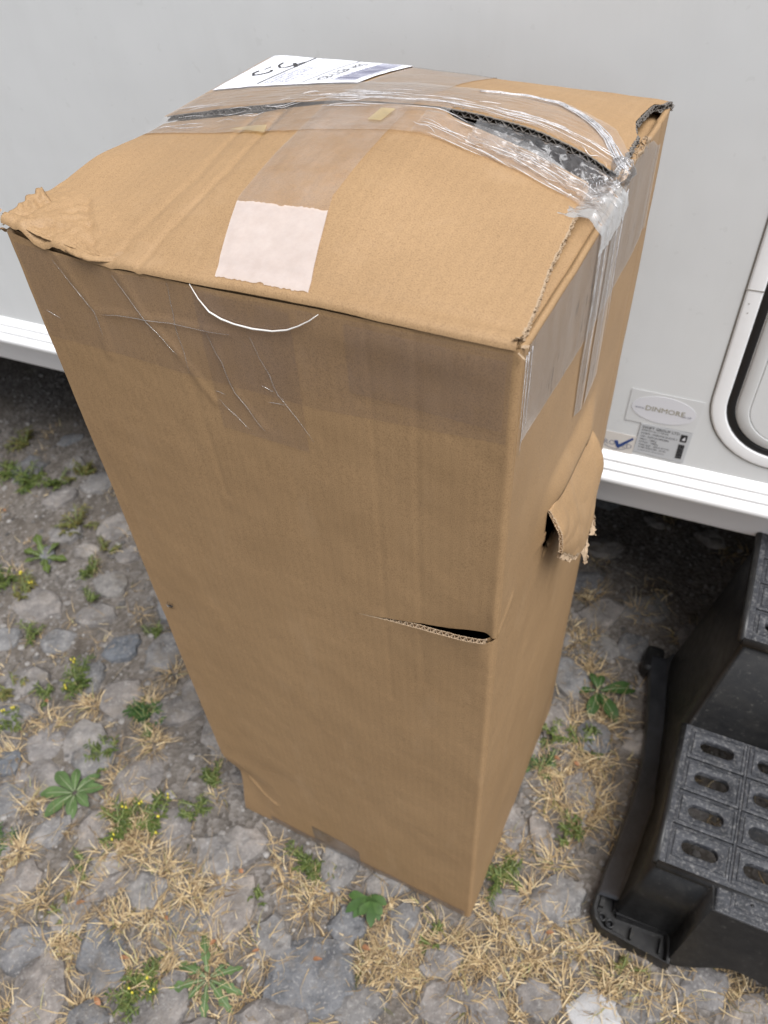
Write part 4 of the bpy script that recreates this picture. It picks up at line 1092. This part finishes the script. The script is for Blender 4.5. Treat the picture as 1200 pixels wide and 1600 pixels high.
# ------------------------------------------------------------------ black double step
STY = R(-27)
step = empty('caravan_step', (.252, .348, .004), STY, 'black plastic two tread step stool with slotted treads beside the box', 'step stool')
SW = .52          # overall width at the ground
Z1, Z2 = .186, .381
VB = .262        # back of lower tread
def outline_quad(g, pts): g.add(pts, [tuple(range(len(pts)))])
def mir(p): return (SW - p[0], p[1], p[2])
def sheet(name, quads, mat='black_plastic', bev=.006, sub=1, th=.004, mirror=True, parent=step):
    g = G()
    for q in quads:
        g.add(q, [tuple(range(len(q)))])
        if mirror: g.add([mir(p) for p in q][::-1], [tuple(range(len(q)))])
    o = g.build(name, mat, parent, True)
    bm = bmesh.new(); bm.from_mesh(o.data); bmesh.ops.remove_doubles(bm, verts=bm.verts, dist=1e-5); bmesh.ops.recalc_face_normals(bm, faces=bm.faces); bm.to_mesh(o.data); bm.free()
    return o
# key points (left half)
FL = (.054, .050, Z1); FB = (.054, VB, Z1)                     # lower tread left edge
NX, NV = .128, .016                                            # nose block
UL = (.079, .288, Z2); UB = (.079, .482, Z2)                    # upper tread left edge
bl_f = (.026, .026, .030); bl_m = (.046, .20, .036); bl_b = (.020, .47, .036)   # side wall foot line
CX = SW / 2
rim = .006
quads = [
 # side wall (lower, mid, upper)
 [bl_f, FL, FB, bl_m], [bl_m, FB, UL, (.036, .34, .036)], [(.036, .34, .036), UL, UB, bl_b],
 # left front wall and the side of the nose block
 [(.105, .026, .030), (NX - .008, .050, Z1), FL, bl_f],
 [(.105, .026, .030), (.108, -.006, .012), (NX - .004, NV, Z1), (NX - .008, .050, Z1)],
 # riser
 [FB, (CX, VB, Z1), (CX, .288, Z2), UL],
 # back wall
 [bl_b, UB, (CX, .482, Z2), (CX, .49, .12)],
]
body = sheet('body', quads)
bm = bmesh.new(); bm.from_mesh(body.data)
# nose front with arch, as a strip of columns
cols = lin(0, 1, 40); prev = None
for k in cols:
    x_t = NX - .004 + (CX - NX + .004) * k; x_b = .108 + (CX - .108) * k
    arch = .012 + .055 * ss(.02, .5, k) * (1 - .25 * ss(.55, 1, k))
    row = []
    for j in range(6):
        u = j / 5; z = Z1 + (arch - Z1) * u; f = (Z1 - z) / (Z1 - .012)
        row.append((bm.verts.new((x_t + (x_b - x_t) * f, NV + (-.006 - NV) * f, z)), bm.verts.new((SW - x_t - (x_b - x_t) * f, NV + (-.006 - NV) * f, z))))
    if prev:
        for j in range(5):
            bm.faces.new((prev[j][0], row[j][0], row[j + 1][0], prev[j + 1][0])); bm.faces.new((prev[j + 1][1], row[j + 1][1], row[j][1], prev[j][1]))
    prev = row
bmesh.ops.remove_doubles(bm, verts=bm.verts, dist=2e-5); bmesh.ops.recalc_face_normals(bm, faces=bm.faces)
bm.to_mesh(body.data); bm.free()
bevel(body, .007, 3, 25); m = body.modifiers.new('shell', 'SOLIDIFY'); m.thickness = .004; m.offset = -1

# tread frames: rounded border strips plus slotted tiles
def slot_tile(name, x0, x1, y0, y1, z, slot=True, parent=step, dot=False, sw=.56, sh=.36):
    g = G(); cx, cy = (x0 + x1) / 2, (y0 + y1) / 2; hw_, hh = (x1 - x0) / 2, (y1 - y0) / 2
    n = 32
    def ring(fx, fy, zz):
        out = []
        for k in range(n):
            a = 2 * math.pi * k / n; c_, s_ = math.cos(a), math.sin(a); m_ = max(abs(c_), abs(s_)); q = (c_ / m_, s_ / m_)
            out.append((cx + q[0] * hw_ * fx, cy + q[1] * hh * fy, zz))
        return out
    def stad(k_, zz):
        r_ = hh * sh; l_ = hw_ * sw - r_; out = []
        for k in range(n):
            a = 2 * math.pi * k / n
            out.append((cx + (l_ if math.cos(a) > 0 else -l_) + r_ * k_ * math.cos(a), cy + r_ * k_ * math.sin(a), zz))
        return out
    e = lambda d: (1 - d / hw_, 1 - d / hh)
    rings = [ring(*e(0), z - .004), ring(*e(0), z - .0005), ring(*e(.0008), z), ring(*e(.0030), z), ring(*e(.0038), z - .0014), ring(*e(.0050), z - .0014), ring(*e(.0058), z + .0002)]
    if slot: rings += [stad(1.08, z + .0002), stad(1.0, z - .0006), stad(1.0, z - .010)]
    else: rings += [ring(.4, .4, z + .0002)]
    vs = [p for r_ in rings for p in r_]; fs = []
    for j in range(len(rings) - 1):
        for k in range(n): fs.append((j * n + k, j * n + (k + 1) % n, (j + 1) * n + (k + 1) % n, (j + 1) * n + k))
    if not slot: fs.append(tuple((len(rings) - 1) * n + k for k in range(n)))
    g.add(vs, fs); o = g.build(name, 'tread_plastic', parent); shade_auto(o, 50); return o
def tread(name, x0, y0, y1, z, rows, solid_rows=(), nose=None):
    t = empty(name); t.parent = step
    gap = .0045; b_ = .009
    cw = (SW - 2 * x0 - 2 * b_ - 4 * gap) / 5; ch = (y1 - y0 - b_ * 1.3 - (rows - 1) * .0026) / rows
    g = G(); zt = z + .0005
    # border and ribs between the tiles
    g.box(x0, x0 + b_, y0, y1, z - .008, zt); g.box(SW - x0 - b_, SW - x0, y0, y1, z - .008, zt)
    g.box(x0 + b_, SW - x0 - b_, y0, y0 + b_, z - .008, zt); g.box(x0 + b_, SW - x0 - b_, y1 - b_ * .3, y1, z - .008, zt)
    for c in range(1, 5):
        xx = x0 + b_ + c * (cw + gap) - gap; g.box(xx + .0006, xx + gap - .0006, y0 + b_, y1 - b_ * .3, z - .008, z - .0002)
    for r_ in range(1, rows):
        yy = y0 + b_ + r_ * (ch + .0026) - .0026
        for c in range(5):
            xx = x0 + b_ + c * (cw + gap); g.box(xx, xx + cw, yy + .0005, yy + .0021, z - .008, z - .002)
    fr = g.build('tread_frame', 'tread_plastic', t, False); bevel(fr, .0012, 2)
    for c in range(5):
        for r_ in range(rows):
            xx = x0 + b_ + c * (cw + gap); yy = y0 + b_ + r_ * (ch + .0026)
            slot_tile('tread_tile', xx, xx + cw, yy, yy + ch, z + .0006, (c, r_) not in solid_rows, t, sw=.60 if c in (0, 4) else .70, sh=.40)
    # rounded outer lips
    g = G(); k = .0055
    for (p, q) in (((x0, y0, z - k), (x0, y1, z - k)), ((SW - x0, y0, z - k), (SW - x0, y1, z - k)), ((x0, y0, z - k), (SW - x0, y0, z - k))):
        g.tube([Vector(p).lerp(Vector(q), u) for u in lin(0, 1, 4)], k + .0008, 12)
    g.build('rounded_lip', 'black_plastic', t)
    return t, cw, x0 + b_, gap
t1, cw, xb, gap = tread('lower_tread', .052, .050, VB, Z1, 4)
tread('upper_tread', .077, .286, .484, Z2, 4, ((0, 2), (4, 2)))
# nose of the lower tread
g = G(); g.box(NX - .002, SW - NX + .002, NV, .0495, Z1 - .008, Z1 + .0003); bevel(g.build('nose', 'tread_plastic', t1, False), .0035, 3)
for c in range(3):
    xx = xb + (c + 1) * (cw + gap) + .002; o = slot_tile('nose_tile', xx, xx + cw - .004, NV + .009, .0485, Z1 + .0010, False, t1)
    g = G(); g.tube([(xx + cw * .33, NV + .024, Z1 + .0012), (xx + cw * .33, NV + .024, Z1 + .0016)], .0022, 12); g.build('screw_hole', 'rubber_black', o)
# bottom flange along each side (bows inward), and the two front feet
def flange(m_):
    outer = [(.000, .040), (.002, .07), (.008, .12), (.016, .19), (.018, .26), (.012, .33), (.002, .40), (-.008, .455), (-.010, .475)]
    g = G(); T = lambda p: mir(p) if m_ else p
    prof = lambda x, y, k: [(x, y, .0), (x - .001, y, .020), (x + .0005, y, .0285), (x + .003, y, .0312), (x + .026, y, .0345), (x + .0285, y, .037), (x + .033, y, .053)][k]
    ys = []
    for (a, b_) in zip(outer, outer[1:]):
        for k in range(4): ys.append((a[0] + (b_[0] - a[0]) * k / 4, a[1] + (b_[1] - a[1]) * k / 4))
    ys.append(outer[-1])
    g.grid(lambda i, k: T(prof(ys[int(i)][0], ys[int(i)][1], int(k))), list(range(len(ys))), list(range(7)), out=(-1, 0, 1) if not m_ else (1, 0, 1))
    o = g.build('side_flange', 'flange_sheen', step); m = o.modifiers.new('shell', 'SOLIDIFY'); m.thickness = .004; m.offset = -1
    g = G(); cx_ = -.010
    g.box(-.020, .012, .445, .50, 0, .030, T); bevel(g.build('rear_foot', 'black_plastic', step, False), .008, 3)
    # front foot: pocket with raised rim, ribs and two rings
    ol = [(.004, .075), (-.001, .05), (-.002, .022), (.003, .008), (.014, -.002), (.03, -.005), (.07, -.009), (.112, -.012), (.112, .004), (.108, .028), (.026, .028), (.024, .06)]
    cen = Vector((.045, .012)); n = len(ol); g = G()
    sh = lambda p, d: (lambda v: tuple(Vector(p) + (cen - Vector(p)).normalized() * d))(0)
    rs = [[(*p, .0) for p in ol], [(*p, .024) for p in ol], [(*sh(p, .0015), .027) for p in ol], [(*sh(p, .006), .027) for p in ol], [(*sh(p, .0075), .025) for p in ol], [(*sh(p, .009), .013) for p in ol]]
    g.add([T(p) for r_ in rs for p in r_], [(j * n + k, j * n + (k + 1) % n, (j + 1) * n + (k + 1) % n, (j + 1) * n + k) for j in range(5) for k in range(n)] + [tuple(5 * n + k for k in range(n))])
    foot = g.build('front_foot', 'black_plastic', step); shade_auto(foot, 45)
    for (x, y) in ((.0135, .0135), (.0255, .0085)):
        g = G(); g.grid(lambda a, k: T((x + [.0062, .0062, .0042, .0034][int(k)] * math.cos(a), y + [.0062, .0062, .0042, .0034][int(k)] * math.sin(a), [.013, .0265, .0265, .018][int(k)])), lin(0, 6.2832, 21), [0, 1, 2, 3])
        g.build('ring_socket', 'black_plastic', foot); g = G(); g.tube([T((x, y, .012)), T((x, y, .0185))], .0036, 12); g.build('screw', 'tread_plastic', foot)
    for k in range(2):
        g = G(); x = .055 + k * .040; g.box(x, x + .0022, .001 - .002 * k, .018, .012, .0235, T); g.build('rib', 'black_plastic', foot, False)
    g = G(); g.box(.0065, .0125, .028, .062, .012, .0225, T); g.build('rib', 'black_plastic', foot, False)
flange(False); flange(True)
